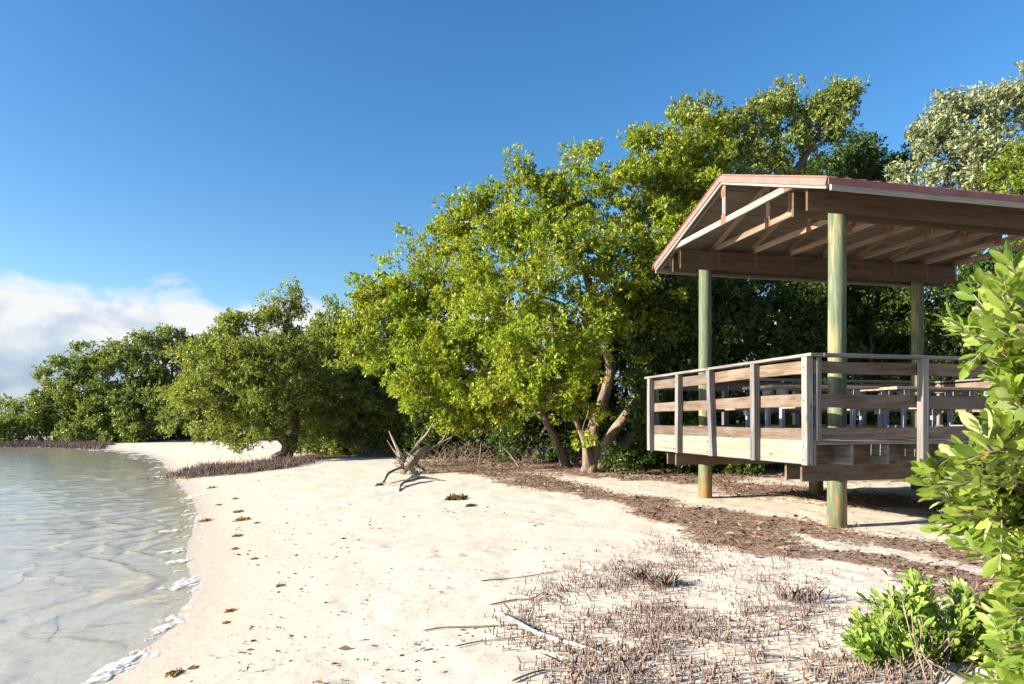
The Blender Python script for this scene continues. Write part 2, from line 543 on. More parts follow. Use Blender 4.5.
M['water'] = water_mat()
def foam_mat():
    t = NT('lacy_sea_foam')
    pos = t.n('ShaderNodeNewGeometry').outputs['Position']
    v = t.n('ShaderNodeTexVoronoi'); v.inputs['Scale'].default_value = 45; t.l(pos, v.inputs['Vector'])
    n = t.noise(pos, 14, 5, .65)
    cov = t.mapr(t.math('ADD', n, t.math('MULTIPLY', v.outputs['Distance'], .10)), .40, .60, .15, 1.0)
    sx_ = t.n('ShaderNodeSeparateXYZ'); t.l(t.attr('gco').outputs['Vector'], sx_.inputs[0])     # froth thins out at the rim
    cov = t.math('MULTIPLY', cov, t.mapr(t.math('ADD', sx_.outputs[0], t.math('MULTIPLY', t.math('SUBTRACT', n, .5), .9)), .45, .95, 1, 0))
    p = t.principled(t.ramp(t.noise(pos, 60, 3), [(.3, (.66, .66, .64)), (.7, (.80, .80, .78))]), .8, spec=.3)
    tr = t.n('ShaderNodeBsdfTransparent'); mx = t.n('ShaderNodeMixShader')
    t.l(cov, mx.inputs[0]); t.l(tr.outputs[0], mx.inputs[1]); t.l(p.outputs[0], mx.inputs[2]); t.l(mx.outputs[0], t.out.inputs[0])
    return t.m


M['foam'] = foam_mat()
M['litter'] = rnd_mat('dry_leaf_litter', [(0, (.05, .031, .021)), (.45, (.155, .096, .064)), (.8, (.29, .195, .135)), (1, (.48, .38, .28))])
M['stub'] = rnd_mat('mangrove_root_tip', [(0, (.075, .048, .038)), (.5, (.155, .105, .082)), (.85, (.25, .18, .14)), (1, (.36, .27, .2))])
M['stub_dark'] = rnd_mat('mangrove_root_tip_dark', [(0, (.075, .052, .045)), (.6, (.15, .105, .088)), (1, (.26, .19, .155))])
M['weed'] = rnd_mat('golden_seaweed', [(0, (.20, .12, .035)), (.6, (.38, .24, .075)), (1, (.52, .36, .13))], .6)
M['weed_orange'] = rnd_mat('orange_leaf', [(0, (.35, .12, .01)), (.6, (.55, .22, .015)), (1, (.62, .33, .03))], .6)
M['wrack'] = rnd_mat('dark_dry_seaweed', [(0, (.045, .03, .015)), (.6, (.11, .07, .03)), (1, (.20, .13, .06))], .8)
M['debris'] = rnd_mat('beach_debris', [(0, (.10, .06, .035)), (.6, (.24, .15, .085)), (1, (.42, .29, .17))])
M['white'] = plain_mat('bleached_coral', (.66, .63, .58), (.82, .80, .76), 20, .9, .01)


# ------------------------------------------------------------------ setting: ground and water
def axis(segs):
    out = []
    for a, b, s in segs:
        out.append(np.linspace(a, b, max(1, int(round((b - a) / s))), endpoint=False))
    return np.concatenate(out + [[segs[-1][1]]])


def grow(a, b, s0, n):
    t = np.linspace(0, 1, n + 1); return a + (b - a) * (t ** 3 * .985 + t * .015)


def seg_dist(x, y, pts):
    best = np.full(x.shape, 1e9)
    pts = np.asarray(pts)
    for a, b in zip(pts[:-1], pts[1:]):
        e = b[:2] - a[:2]
        t = np.clip(((x - a[0]) * e[0] + (y - a[1]) * e[1]) / (e @ e), 0, 1)
        w = a[2] + (b[2] - a[2]) * t
        best = np.minimum(best, np.hypot(x - a[0] - t * e[0], y - a[1] - t * e[1]) / w)
    return best


def gline(pp):
    return [list(G(a, b)[:2]) + [w] for a, b, w in pp]


BANDS = [gline([(432, 462, .9), (500, 474, .8), (560, 487, .55), (640, 503, .5), (700, 524, .5), (760, 540, .45), (830, 556, .33), (900, 574, .30), (980, 588, .3), (1060, 600, .3)]),
         gline([(690, 512, .4), (760, 522, .5), (840, 533, .5), (930, 545, .45), (1010, 566, .4)]),
         gline([(700, 482, .7), (735, 486, .8), (800, 493, 1.2), (870, 500, 1.0), (960, 510, .9)]),
         gline([(600, 476, .6), (680, 480, .5), (760, 474, .8)]),
         gline([(540, 468, .7), (640, 470, .9), (700, 474, .9)])]


def litter_mask(x, y):
    m = np.zeros(x.shape)
    wx = x + .9 * (fbm(x * .8, y * .8, 31) - .5) + .3 * (fbm(x * 3, y * 3, 33) - .5); wy = y + 1.8 * (fbm(x * .8 + 5, y * .8, 37) - .5) + .5 * (fbm(x * 3, y * 3, 39) - .5)
    for bnd in BANDS:
        m = np.maximum(m, np.clip(1.5 - 1.05 * seg_dist(wx, wy, bnd), 0, 1))
    # under the trees the ground is all litter
    back = np.clip((wy - (16.2 - .42 * np.maximum(wx, -3))) / 2.5, 0, 1) * np.clip((wx + 3.2) / 1.2, 0, 1)
    left = np.clip((wy - 24.5) / 1.5, 0, 1) * np.clip((wx + 9.5) / 1.5, 0, 1) * np.clip((-wx + 2) / 3, 0, 1)
    m = np.maximum(m, np.maximum(back, left) * .95)
    return m * np.clip(.25 + 1.5 * fbm(x * 1.3, y * 1.3, 41, 5), 0, 1.1)


gx = np.concatenate([-grow(0, 1, 0, 22)[::-1][:-1] * 4000 - 40, axis([(-40, -16, .5), (-16, -9, .14), (-9, -5, .055), (-5, 8, .05), (8, 20, .25), (20, 60, 1.0)]), 60 + grow(0, 1, 0, 22)[1:] * 4000])
gy = np.concatenate([-grow(0, 1, 0, 18)[::-1][:-1] * 4000 - 4, axis([(-4, 2.6, .3), (2.6, 17, .05), (17, 30, .16), (30, 60, .5), (60, 120, 2)]), 120 + grow(0, 1, 0, 22)[1:] * 5000])
X, Y = np.meshgrid(gx, gy)
Z = ground(X, Y)
nx, ny = len(gx), len(gy)


def gridfaces(nx, ny):
    i = np.arange(nx - 1); j = np.arange(ny - 1)
    I, J = np.meshgrid(i, j)
    b = (J * nx + I).ravel()
    return np.stack([b, b + 1, b + nx + 1, b + nx], 1)


o = mesh('sand_beach', np.stack([X.ravel(), Y.ravel(), Z.ravel()], 1), [gridfaces(nx, ny)], M['sand'], smooth=True,
         vattr={'litter': litter_mask(X.ravel(), Y.ravel())})
tag(o, 'pale cream beach sand sloping into the shallow water', None, kind='structure')

wxs = np.concatenate([-grow(0, 1, 0, 24)[::-1][:-1] * 4500 - 30, axis([(-30, -12, .3), (-12, -7, .09), (-7, -1.5, .035), (-1.5, 2, .5)])])
wys = np.concatenate([-grow(0, 1, 0, 16)[::-1][:-1] * 4000 - 10, axis([(-10, 2.6, .4), (2.6, 9, .035), (9, 16, .07), (16, 45, .25)]), 45 + grow(0, 1, 0, 26)[1:] * 6000])
WX, WY = np.meshgrid(wxs, wys)
wx, wy = WX.ravel(), WY.ravel()
sd = -sdist(wx, wy)


def waves(x, y, d):
    wob = 2.2 * (fbm(x * .7, y * .7, 51, 3) - .5) + .30 * (fbm(x * 2.0, y * 2.0, 53, 2) - .5)
    ph = (d + wob) / .62
    fr = ph - np.floor(ph)
    crest = np.where(fr < .15, np.sin(np.minimum(fr, .15) / .15 * math.pi / 2) ** 2, (1 - (fr - .15) / .85) ** 2.2)      # steep on the landward side
    amp = .022 * np.clip(d / .5, .12, 1) * np.exp(-np.maximum(d - 2.5, 0) / 5) * (.35 + 1.0 * fbm(x * .8 + 3, y * .8, 57, 2))
    w2 = .006 * np.sin((x * .75 + y * .35) * 7 + 5 * fbm(x * .9, y * .9, 61, 2)) * np.clip(d / 1.5, 0, 1)
    w3 = .004 * np.sin((x * .2 - y * .9) * 9 + 6 * fbm(x * .7, y * .7, 63, 2)) * np.clip(d / 1.5, 0, 1)
    caustic_froth = np.exp(-((fr - .17) / .085) ** 2) * np.clip(d / .25, 0, 1) * np.exp(-np.maximum(d - 1.5, 0) / 2.6) * np.clip((fbm(x * .9 + 8, y * .9, 67, 2) - .28) / .3, 0, 1)  # pale line at each crest, standing in for sunlight focused by the wavelets
    caustic_froth += .55 * np.clip(1 - np.abs(d - .06) / .10, 0, 1)
    return (amp * crest + w2 + w3) * np.clip((60 - np.hypot(x, y)) / 40, 0, 1), caustic_froth * np.clip((26 - y) / 8, 0, 1)


wz, caustic_froth = waves(wx, wy, sd)
o = mesh('water', np.stack([wx, wy, wz], 1), [gridfaces(len(wxs), len(wys))], M['water'], smooth=True, vattr={'caustic_froth': caustic_froth})
tag(o, 'clear shallow sea water with small ripples lapping the sand', None, kind='structure')


# ------------------------------------------------------------------ foliage
def leaf_arrays(pos, dirs, size, ratio, kind):
    n = len(pos)
    dirs = norm(dirs)
    ref = rng.normal(size=(n, 3)) * .8 + np.array([0, 0, 1.0])
    side = norm(np.cross(dirs, ref)); up = np.cross(side, dirs)
    L = size[:, None]; W = L * ratio
    if kind == 'rhomb':
        fold = up * L * .10
        v = np.stack([pos, pos + dirs * L * .52 + side * W * .5 + fold, pos + dirs * L, pos + dirs * L * .52 - side * W * .5 + fold], 1)
        b = np.arange(n)[:, None] * 4
        f = np.vstack([b + np.array([0, 1, 2]), b + np.array([0, 2, 3])])
        return v.reshape(-1, 3), f, 2
    # ovate: midrib with three pairs of edge points
    curl = rng.uniform(-.18, .10, (n, 1))
    def mid(t): return pos + dirs * L * t + up * L * curl * (t * t)
    v = [mid(0.0)]
    for t, w in ((.12, .10), (.45, .46), (.72, .47), (.92, .24)):
        m_ = mid(t)
        lift = up * W * w * .34
        v += [m_ - side * W * w + lift, m_, m_ + side * W * w + lift]
    v += [mid(1.0)]
    v = np.stack(v, 1)
    k = v.shape[1]
    b = np.arange(n)[:, None] * k
    q = []
    for r in range(3):
        a = 1 + r * 3
        q += [b + np.array([a, a + 1, a + 4, a + 3]), b + np.array([a + 1, a + 2, a + 5, a + 4])]
    t = [b + np.array([0, 2, 1]), b + np.array([0, 3, 2]), b + np.array([10, 11, 13]), b + np.array([11, 12, 13])]
    return v.reshape(-1, 3), (np.vstack(q), np.vstack(t)), 10


def crown(name, puffs, leaf, ratio, lai, mat, parent, origin, sub_r=.34, ragged=.32, up=.35, per=7, bias=(0, 0, 0), twigs=None, hollow=.45):
    """a crown of leaf rosettes on twig ends, in clumps through a set of rounded masses; also returns the clump points"""
    allp = []; alld = []; alls = []; allr = []
    clumps = []
    for (c, r) in puffs:
        c = np.asarray(c, float); r = np.asarray(r, float) * np.ones(3)
        area = 4 * math.pi * (np.mean(r ** 1.6)) ** (2 / 1.6)
        nleaf = int(area * lai / (leaf * leaf * ratio * .5))
        ncl = max(7, int(area / (sub_r * sub_r * 3.5)))
        dv = norm(rng.normal(size=(ncl, 3)))
        rad = (hollow + (1 - hollow) * rng.random(ncl) ** .55) * (1 + ragged * rng.normal(size=ncl) * .6)
        # uneven outline: lumps and bays
        lump = 1 + ragged * .9 * (vnoise(dv[:, 0] * 1.8 + c[0] + 50, dv[:, 1] * 1.8 + dv[:, 2] * 2.1 + 50, int(abs(c[2] * 97)) + 5) - .5) * 2
        cp = c + dv * r * (rad * lump)[:, None]
        cs = sub_r * rng.uniform(.5, 1.35, ncl)
        wgt = cs ** 2 * rng.uniform(.4, 1.4, ncl); wgt /= wgt.sum()
        cnt = np.maximum(1, (wgt * nleaf / per)).astype(int)
        clumps.append((c, cp))
        cid = np.repeat(np.arange(ncl), cnt)
        out = norm(dv + np.array([0, 0, up]) + np.asarray(bias))
        tw = norm(out[cid] * .9 + rng.normal(size=(len(cid), 3)) * .62)
        tp = cp[cid] + norm(rng.normal(size=(len(cid), 3))) * (cs[cid] * rng.random(len(cid)) ** .6)[:, None] * np.array([1.15, 1.15, .8])
        tone = rng.normal(size=ncl) * .10
        lid = np.repeat(np.arange(len(tp)), per)
        ld = norm(tw[lid] * .55 + norm(rng.normal(size=(len(lid), 3))) * .95)
        lp = tp[lid] + tw[lid] * (rng.uniform(-.8, .35, len(lid)) * leaf)[:, None] + ld * leaf * .08
        ls = leaf * rng.uniform(.6, 1.2, len(lid))
        lr = np.clip(rng.beta(2.2, 2.6, len(lid)) + tone[cid][lid] + .0, 0.0, .955)
        lr = np.where(rng.random(len(lid)) < .012, 1.0, lr)
        allp.append(lp); alld.append(ld); alls.append(ls); allr.append(lr)
    p = np.vstack(allp) - np.asarray(origin); d = np.vstack(alld); s = np.concatenate(alls); r = np.concatenate(allr)
    v, f, nf = leaf_arrays(p, d, s, ratio, 'rhomb')
    o = mesh(name, v, [f], mat, parent, fattr={'rnd': np.concatenate([r] * 2)})
    return o, clumps


def limb_path(a, b, sag=.12, n=5):
    a = np.asarray(a, float); b = np.asarray(b, float)
    L = np.linalg.norm(b - a)
    k = rng.normal(size=(2, 3)) * L * sag
    return catmull([a, a + (b - a) * .35 + k[0] * np.array([1, 1, .5]), a + (b - a) * .7 + k[1] * np.array([1, 1, .5]), b], n)


def tree(name, base, puffs, stems, leafmat, barkmat, label, cat='tree', group=None, leaf=.085, ratio=.55, lai=1.0, sub_r=.34, ragged=.32, up=.35,
         bias=(0, 0, 0), limb_r=.05, twig_n=10, hollow=.45, rough=.30):
    """stems: list of (points, radii); puffs: list of (centre, radii) in place coordinates"""
    base = np.asarray(base, float)
    root = empty(name, base)
    tag(root, label, cat, group)
    cr, clumps = crown('crown', puffs, leaf, ratio, lai, leafmat, root, base, sub_r, ragged, up, 7, bias, hollow=hollow)
    mb = MB()
    forks = []
    for pts, rad in stems:
        pth = catmull([np.asarray(p, float) - base for p in pts], 7)
        mb.tube(pth, rad, 14, rough)
        k = len(pth)
        for t in (.55, .75, 1.0):
            forks.append(pth[min(k - 1, int(t * (k - 1)))])
    forks = np.array(forks)
    for c, cp in clumps:
        c = c - base; cp = cp - base
        # the nearest fork that lies below carries the mass
        dd = np.linalg.norm(forks - c, axis=1) + 1.5 * np.maximum(forks[:, 2] - c[2], 0)
        a = forks[int(np.argmin(dd))]
        L = np.linalg.norm(c - a)
        r0 = limb_r * (.6 + .25 * L)
        mb.tube(limb_path(a, c), [r0, r0 * .45], 6, .12)
        idx = rng.permutation(len(cp))[:twig_n]
        for i in idx:
            mb.tube(limb_path(c + (cp[i] - c) * .05, cp[i] + (cp[i] - c) * .05, .1, 3), [r0 * .36, .006], 4, 0, cap=False)
    tr = mb.build('trunk', barkmat, root, smooth=True)
    return root


def pf(px, py, d, rx, ry, rd=None):
    """a leafy mass seen at px,py, d metres off, rx by ry pixels across there"""
    k = d / F
    return (P(px, py, d), np.array([rx * k, (rd if rd is not None else (rx + ry) / 2 * k), ry * k]))


def stem(pp, w):
    return ([P(a, b, d) for a, b, d in pp], w)


# --- the big sunlit tree with the forked trunk
b = G(594, 472)
D = b[1]
main_puffs = [pf(*q) for q in [
    (582, 192, D, 46, 38), (533, 208, D - .2, 44, 40), (487, 214, D, 34, 36), (455, 222, D + .2, 26, 26), (635, 186, D + .4, 46, 46), (560, 262, D - 1.6, 62, 52),
    (500, 272, D - 1.2, 52, 48), (618, 262, D - 1.2, 54, 52), (535, 335, D - 2.2, 58, 48), (585, 328, D - 2.2, 42, 40), (648, 300, D - .2, 44, 50),
    (668, 226, D + .8, 44, 52), (655, 158, D + .5, 34, 30), (692, 134, D + .8, 30, 30), (708, 182, D + 1, 38, 46), (583, 392, D - 2.0, 24, 40), (508, 388, D - 1.8, 34, 28), (532, 372, D - 1.9, 30, 24), (676, 330, D + .6, 40, 40)]]
tree('buttonwood_tree', b, main_puffs,
     [stem([(592, 475, D), (596, 455, D), (592, 432, D), (602, 402, D + .05), (610, 368, D + .1), (601, 335, D + .1), (590, 290, D), (575, 240, D)], [.30, .20, .165, .15, .135, .12, .10, .06]),
      stem([(600, 470, D - .05), (606, 443, D - .05), (624, 418, D - .1), (640, 395, D - .1), (645, 378, D - .1), (660, 352, D), (668, 320, D + .2), (655, 250, D + .4)], [.22, .15, .125, .12, .11, .095, .08, .06]),
      stem([(602, 466, D + .1), (618, 450, D + .2), (640, 432, D + .4), (668, 418, D + .8), (700, 395, D + 1.3), (715, 340, D + 1.6)], [.20, .13, .115, .10, .09, .06]),
      stem([(590, 470, D - .1), (586, 445, D - .25), (578, 425, D - .4), (566, 395, D - .8)], [.20, .10, .07, .04])],
     M['leaf_main'], M['bark_main'], 'large sunlit yellow-green tree on a gnarled forked trunk beside the pavilion', leaf=.112, ratio=.56, lai=1.35, sub_r=.33,
     ragged=.38, bias=(-.25, -.2, 0), limb_r=.035, twig_n=9)

# --- its neighbour leaning to the left
b2 = G(566, 466)
D = b2[1]
lean_puffs = [pf(*q) for q in [
    (440, 285, D - .8, 56, 44), (395, 318, D - 1, 44, 40), (378, 292, D - .5, 38, 26), (365, 345, D - .8, 28, 30), (430, 356, D - 1.5, 52, 44), (478, 372, D - 1.8, 46, 44), (470, 312, D - 1.2, 50, 46),
    (436, 246, D, 34, 28), (418, 392, D - 1.2, 34, 28), (470, 415, D - 1.2, 30, 20), (446, 412, D - 1.3, 26, 18), (500, 412, D - 1.4, 30, 22)]]
tree('buttonwood_tree', b2, lean_puffs,
     [stem([(567, 470, D), (562, 455, D), (552, 432, D), (541, 412, D), (522, 382, D - .3), (490, 345, D - .7), (450, 300, D - .8)], [.19, .135, .115, .105, .095, .08, .05]),
      stem([(541, 412, D), (500, 385, D - .6), (450, 365, D - 1), (405, 335, D - 1)], [.09, .075, .06, .035])],
     M['leaf_main'], M['bark_main'], 'yellow-green tree leaning left over the beach from a slender trunk behind the driftwood', leaf=.112, ratio=.56, lai=1.3, sub_r=.33,
     ragged=.40, bias=(-.25, -.2, 0), limb_r=.035, twig_n=9)

# --- windswept tree above the roof
bw = np.array([5.3, 20.5, 0]); bw[2] = gz(bw[0], bw[1]); D = 20.5
tree('windswept_tree', bw, [pf(*q) for q in [
    (700, 130, D, 34, 30), (735, 138, D, 34, 34), (765, 120, D, 34, 28), (800, 108, D, 30, 24), (832, 98, D, 26, 16), (846, 104, D, 18, 14), (815, 130, D, 26, 24), (780, 150, D, 40, 26), (730, 180, D - .5, 52, 34),
    (690, 190, D - 1, 40, 40), (740, 240, D, 60, 40), (800, 250, D, 50, 50), (840, 112, D, 18, 14)]],
     [([bw, bw + [.2, 0, 2], P(735, 300, D), P(765, 215, D), P(800, 165, D), P(838, 100, D)], [.25, .2, .16, .12, .09, .03]),
      ([P(735, 300, D), P(710, 220, D), P(700, 150, D)], [.13, .09, .04])],
     M['leaf_wind'], M['bark_dark'], 'windswept tree above the roof ridge, its tall top bent to the right', leaf=.13, ratio=.48, lai=1.35, sub_r=.36, ragged=.28, bias=(.1, 0, .1), limb_r=.04)

# --- trees behind the roof on the right
Dr = 19.0
bs = np.array([12.6, Dr, 0]); bs[2] = gz(bs[0], bs[1])
tree('silver_tree', bs, [pf(*q) for q in [
    (940, 150, Dr, 36, 34), (975, 118, Dr, 32, 30), (1000, 104, Dr, 30, 22), (930, 122, Dr, 18, 16), (1020, 96, Dr, 26, 24), (915, 172, Dr, 26, 26), (1045, 130, Dr, 36, 36), (985, 160, Dr - .4, 40, 30), (960, 190, Dr, 50, 30), (1050, 200, Dr, 60, 50)]],
     [([bs, P(970, 330, Dr), P(965, 240, Dr), P(975, 170, Dr), P(990, 110, Dr)], [.22, .18, .15, .10, .04])],
     M['leaf_silver'], M['bark_dark'], 'pale silver-leaved tree standing tall behind the right end of the roof', leaf=.14, ratio=.46, lai=1.15, sub_r=.36, ragged=.32, limb_r=.04)
for px, top, wd, dd, lm, lab in [
        (862, 140, 44, 23.0, 'leaf_dark', 'dark green tree between the windswept tree and the silver tree'),
        (815, 158, 44, 25.0, 'leaf_dark', 'dark tree low behind the roof ridge')]:
    bb = P(px, 421, dd); bb[2] = gz(bb[0], bb[1])
    tree('background_tree', bb, [pf(px, top + 22, dd, wd * .7, 26), pf(px - wd * .5, top + 45, dd, wd * .7, 34), pf(px + wd * .55, top + 38, dd, wd * .7, 30), pf(px, top + 80, dd - .5, wd * 1.1, 44),
                               pf(px - 20, top + 150, dd - .8, wd * 1.2, 50), pf(px + 25, top + 190, dd - .8, wd * 1.2, 50)],
         [([bb, P(px + 5, 330, dd), P(px, top + 60, dd)], [.2, .15, .06])],
         M[lm], M['bark_dark'], lab, group='trees behind the pavilion roof', leaf=.15, ratio=.5, lai=1.5, sub_r=.40, ragged=.26, twig_n=5)
by = np.array([12.0, 15.3, 0]); by[2] = gz(by[0], by[1]); Dy = 15.3
tree('bright_green_tree', by, [pf(*q) for q in [(1012, 170, Dy, 24, 20), (1040, 160, Dy, 30, 24), (1014, 198, Dy, 30, 20), (1050, 215, Dy, 40, 36)]],
     [([by, P(1045, 330, Dy), P(1030, 190, Dy)], [.14, .11, .05])],
     M['leaf_bright'], M['bark_dark'], 'bright fresh green tree at the right edge in front of the silver tree', leaf=.10, ratio=.55, lai=1.0, sub_r=.3)

# --- shaded bushes behind the pavilion and under the trees
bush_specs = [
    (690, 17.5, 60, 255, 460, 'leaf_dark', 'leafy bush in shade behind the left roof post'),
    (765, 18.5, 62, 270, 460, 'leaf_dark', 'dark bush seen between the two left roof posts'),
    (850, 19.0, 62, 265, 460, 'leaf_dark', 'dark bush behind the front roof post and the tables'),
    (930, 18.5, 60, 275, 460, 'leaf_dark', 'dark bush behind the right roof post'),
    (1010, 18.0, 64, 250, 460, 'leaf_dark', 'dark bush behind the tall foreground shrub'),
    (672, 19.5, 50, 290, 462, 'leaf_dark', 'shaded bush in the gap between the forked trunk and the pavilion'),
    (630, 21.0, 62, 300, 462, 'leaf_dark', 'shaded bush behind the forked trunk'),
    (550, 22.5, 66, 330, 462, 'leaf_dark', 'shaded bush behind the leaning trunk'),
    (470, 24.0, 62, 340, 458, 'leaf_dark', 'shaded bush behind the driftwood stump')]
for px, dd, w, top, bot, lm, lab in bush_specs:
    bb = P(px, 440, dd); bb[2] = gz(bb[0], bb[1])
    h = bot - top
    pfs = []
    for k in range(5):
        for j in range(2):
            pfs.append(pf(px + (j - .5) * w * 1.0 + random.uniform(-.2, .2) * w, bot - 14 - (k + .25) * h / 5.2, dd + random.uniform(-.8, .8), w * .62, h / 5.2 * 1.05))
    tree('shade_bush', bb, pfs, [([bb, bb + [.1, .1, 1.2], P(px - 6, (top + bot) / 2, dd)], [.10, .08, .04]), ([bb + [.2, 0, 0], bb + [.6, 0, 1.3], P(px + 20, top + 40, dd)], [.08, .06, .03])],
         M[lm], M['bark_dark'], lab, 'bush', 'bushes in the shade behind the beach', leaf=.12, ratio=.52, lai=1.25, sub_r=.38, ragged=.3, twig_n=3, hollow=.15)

# --- the leaning tree on the beach at left
b3 = G(281, 459)
D = b3[1]
left_puffs = [pf(*q) for q in [
    (284, 312, D + .2, 20, 20), (296, 298, D + .2, 12, 12), (258, 322, D, 26, 18), (228, 330, D - .2, 24, 18), (236, 352, D - .6, 34, 26), (205, 362, D - .8, 32, 26), (188, 385, D - .8, 24, 22), (262, 362, D - 1.2, 40, 32), (232, 392, D - 1.6, 44, 30),
    (285, 385, D - 1.2, 40, 34), (310, 355, D, 34, 30), (215, 420, D - 1.2, 30, 20), (255, 420, D - 1.6, 34, 22), (300, 418, D - .4, 34, 24), (240, 438, D - 1.2, 28, 9), (335, 395, D + .6, 34, 34)]]
tree('leaning_mangrove', b3, left_puffs,
     [stem([(277, 462, D), (288, 452, D), (284, 440, D - .1), (268, 428, D - .3), (250, 412, D - .6), (232, 390, D - .8)], [.30, .22, .19, .17, .13, .08]),
      stem([(284, 455, D), (293, 440, D + .1), (296, 420, D + .2), (288, 390, D + .2), (284, 345, D + .2), (292, 300, D + .2)], [.25, .19, .16, .13, .10, .03])],
     M['leaf_mid'], M['bark_dark'], 'broad olive-green tree leaning to the water over the dark root stubble', leaf=.125, ratio=.5, lai=1.25, sub_r=.40, ragged=.36, bias=(-.2, -.2, 0), limb_r=.05, twig_n=7)

# --- the darker trees between it and the leaning buttonwood
for px, top, w, dd, lm, lab, nm in [
        (330, 308, 40, 29.5, 'leaf_far', 'dark green tree rising between the leaning mangrove and the leaning buttonwood', 'dark_tree'),
        (325, 332, 44, 28.5, 'leaf_far', 'dark green tree close behind the right side of the leaning mangrove', 'dark_tree'),
        (375, 345, 44, 27.5, 'leaf_far', 'dark green tree in shade left of the leaning buttonwood', 'dark_tree'),
        (398, 282, 40, 30.5, 'leaf_silver', 'grey-green tree showing above the left shoulder of the leaning buttonwood', 'grey_green_tree'),
        (430, 330, 52, 30.0, 'leaf_far', 'dark green tree hidden behind the driftwood and the leaning buttonwood', 'dark_tree')]:
    bb = P(px, 440, dd); bb[2] = gz(bb[0], bb[1])
    pfs = [pf(px, top + 16, dd, w * .5, 18), pf(px - w * .4, top + 36, dd - .4, w * .6, 26), pf(px + w * .4, top + 34, dd - .2, w * .6, 26), pf(px, top + 60, dd - 1, w * .9, 32),
           pf(px - w * .5, top + 85, dd - .6, w * .6, 26), pf(px + w * .45, top + 88, dd - .6, w * .6, 26)]
    pfs += [pf(px - w * .35, 434, dd - .8, w * .5, 18), pf(px + w * .35, 432, dd - .8, w * .5, 18)]
    if top < 320:
        pfs += [pf(px, top + 110, dd, w, 34), pf(px, 425, dd, w * .8, 26)]
    tree(nm, bb, pfs, [([bb, P(px + 4, 405, dd), P(px, top + 40, dd)], [.2, .15, .06]), ([bb + [.3, 0, 0], P(px + 18, 410, dd), P(px + 26, top + 60, dd)], [.13, .1, .05]), ([bb + [-.3, 0, 0], P(px - 16, 412, dd), P(px - 26, top + 70, dd)], [.12, .09, .05])],
         M[lm], M['bark_dark'], lab, 'tree', 'dark trees at the back of the beach', leaf=.16, ratio=.5, lai=1.3, sub_r=.44, ragged=.32, twig_n=5)

# --- the mangroves of the far shore
far_specs = [
    (-14, 412, 26, 46.5, 'small mangrove at the far left tip of the wooded shore'),
    (22, 392, 28, 46.5, 'second small mangrove from the left tip of the far shore'),
    (56, 368, 34, 47.5, 'round mangrove on the far shore where the treetops begin to rise'),
    (92, 346, 36, 48.5, 'tall dark mangrove on the far shore left of the water bend'),
    (132, 336, 38, 48.5, 'broad mangrove in the middle of the far shore'),
    (172, 330, 40, 49.0, 'tallest mangrove on the far shore behind the sandy spit'),
    (210, 338, 36, 50.0, 'mangrove half hidden behind the left edge of the leaning mangrove'),
    (248, 350, 36, 50.0, 'far tree showing under and through the leaning mangrove'),
    (290, 356, 38, 49.0, 'far tree behind the trunk of the leaning mangrove'),
    (335, 350, 38, 47.0, 'far tree behind the dark trees right of the leaning mangrove'),
    (4, 418, 26, 44.6, 'lowest bushy mangrove at the left edge by the water'),
    (40, 412, 28, 45.0, 'low bushy mangrove near the left edge by the water'),
    (84, 404, 30, 45.2, 'low bushy mangrove left of the shore bend'),
    (-45, 416, 30, 46.5, 'mangrove cut by the left edge of the view'),
    (120, 385, 34, 45.5, 'low mangrove in front of the broad far one at the shore bend'),
    (160, 390, 34, 45.8, 'low mangrove where the sand meets the far trees')]
for px, top, w, dd, lab in far_specs:
    bb = P(px, 440, dd); bb[2] = max(gz(bb[0], bb[1]), -.1)
    bot = 444
    pfs = [pf(px, top + 14, dd, w * .62, 17)]
    yy = top + 30
    while yy < bot - 6:
        for j in (-1, 1):
            pfs.append(pf(px + j * w * random.uniform(.35, .6), min(yy + random.uniform(-6, 6), bot - 12), dd - random.uniform(0, 1.4), w * random.uniform(.45, .62), random.uniform(13, 19)))
        yy += 20
    tree('far_mangrove', bb, pfs, [([bb, P(px, (top + bot) / 2 + 10, dd), P(px, top + 20, dd)], [.2, .14, .05])],
         M['leaf_far'], M['bark_dark'], lab, 'tree', 'mangroves along the far shore', leaf=.21, ratio=.55, lai=1.7, sub_r=.55, ragged=.30, hollow=.3, twig_n=3)


# ------------------------------------------------------------------ pavilion
PX, PY = 4.09, 8.59
RZ = math.atan2(.2375, .971)
zg = .28
pav = empty('beach_pavilion', (PX, PY, zg), RZ)
tag(pav, 'raised open timber pavilion on green poles with railing and red gable roof', 'pavilion')


def part(name, mb, mat, parent=pav, smooth=False):
    return mb.build(name, mat, parent, smooth)


Lw, Mw = 3.24, 4.40
c_, s_ = math.cos(RZ), math.sin(RZ)


def gl(bx, ay):
    return gz(PX + bx * c_ - ay * s_, PY + bx * s_ + ay * c_) - zg


def W(bx, ay, z):
    return np.array([PX + bx * c_ - ay * s_, PY + bx * s_ + ay * c_, zg + z])


for (bx, ay) in ((0, 0), (0, Lw), (Mw, 0), (Mw, Lw)):
    mb = MB(); mb.tube([[bx, ay, gl(bx, ay) - .3], [bx, ay, .4], [bx + .004, ay, 1.2], [bx - .004, ay, 2.2], [bx, ay, 3.2], [bx, ay, 4.2]], [.120, .114, .110, .107, .105, .103], 24, .025)
    part('post', mb, M['pole'], smooth=True)
for (bx, ay) in ((Mw / 2, 0.0), (Mw / 2, Lw)):
    mb = MB(); mb.tube([[bx, ay, gl(bx, ay) - .3], [bx, ay, .2], [bx, ay, .81]], [.125, .12, .12], 20, .025)
    part('deck_post', mb, M['pole'], smooth=True)
B0, B1 = -.80, Mw + .80
A0, A1 = -.60, Lw + .40
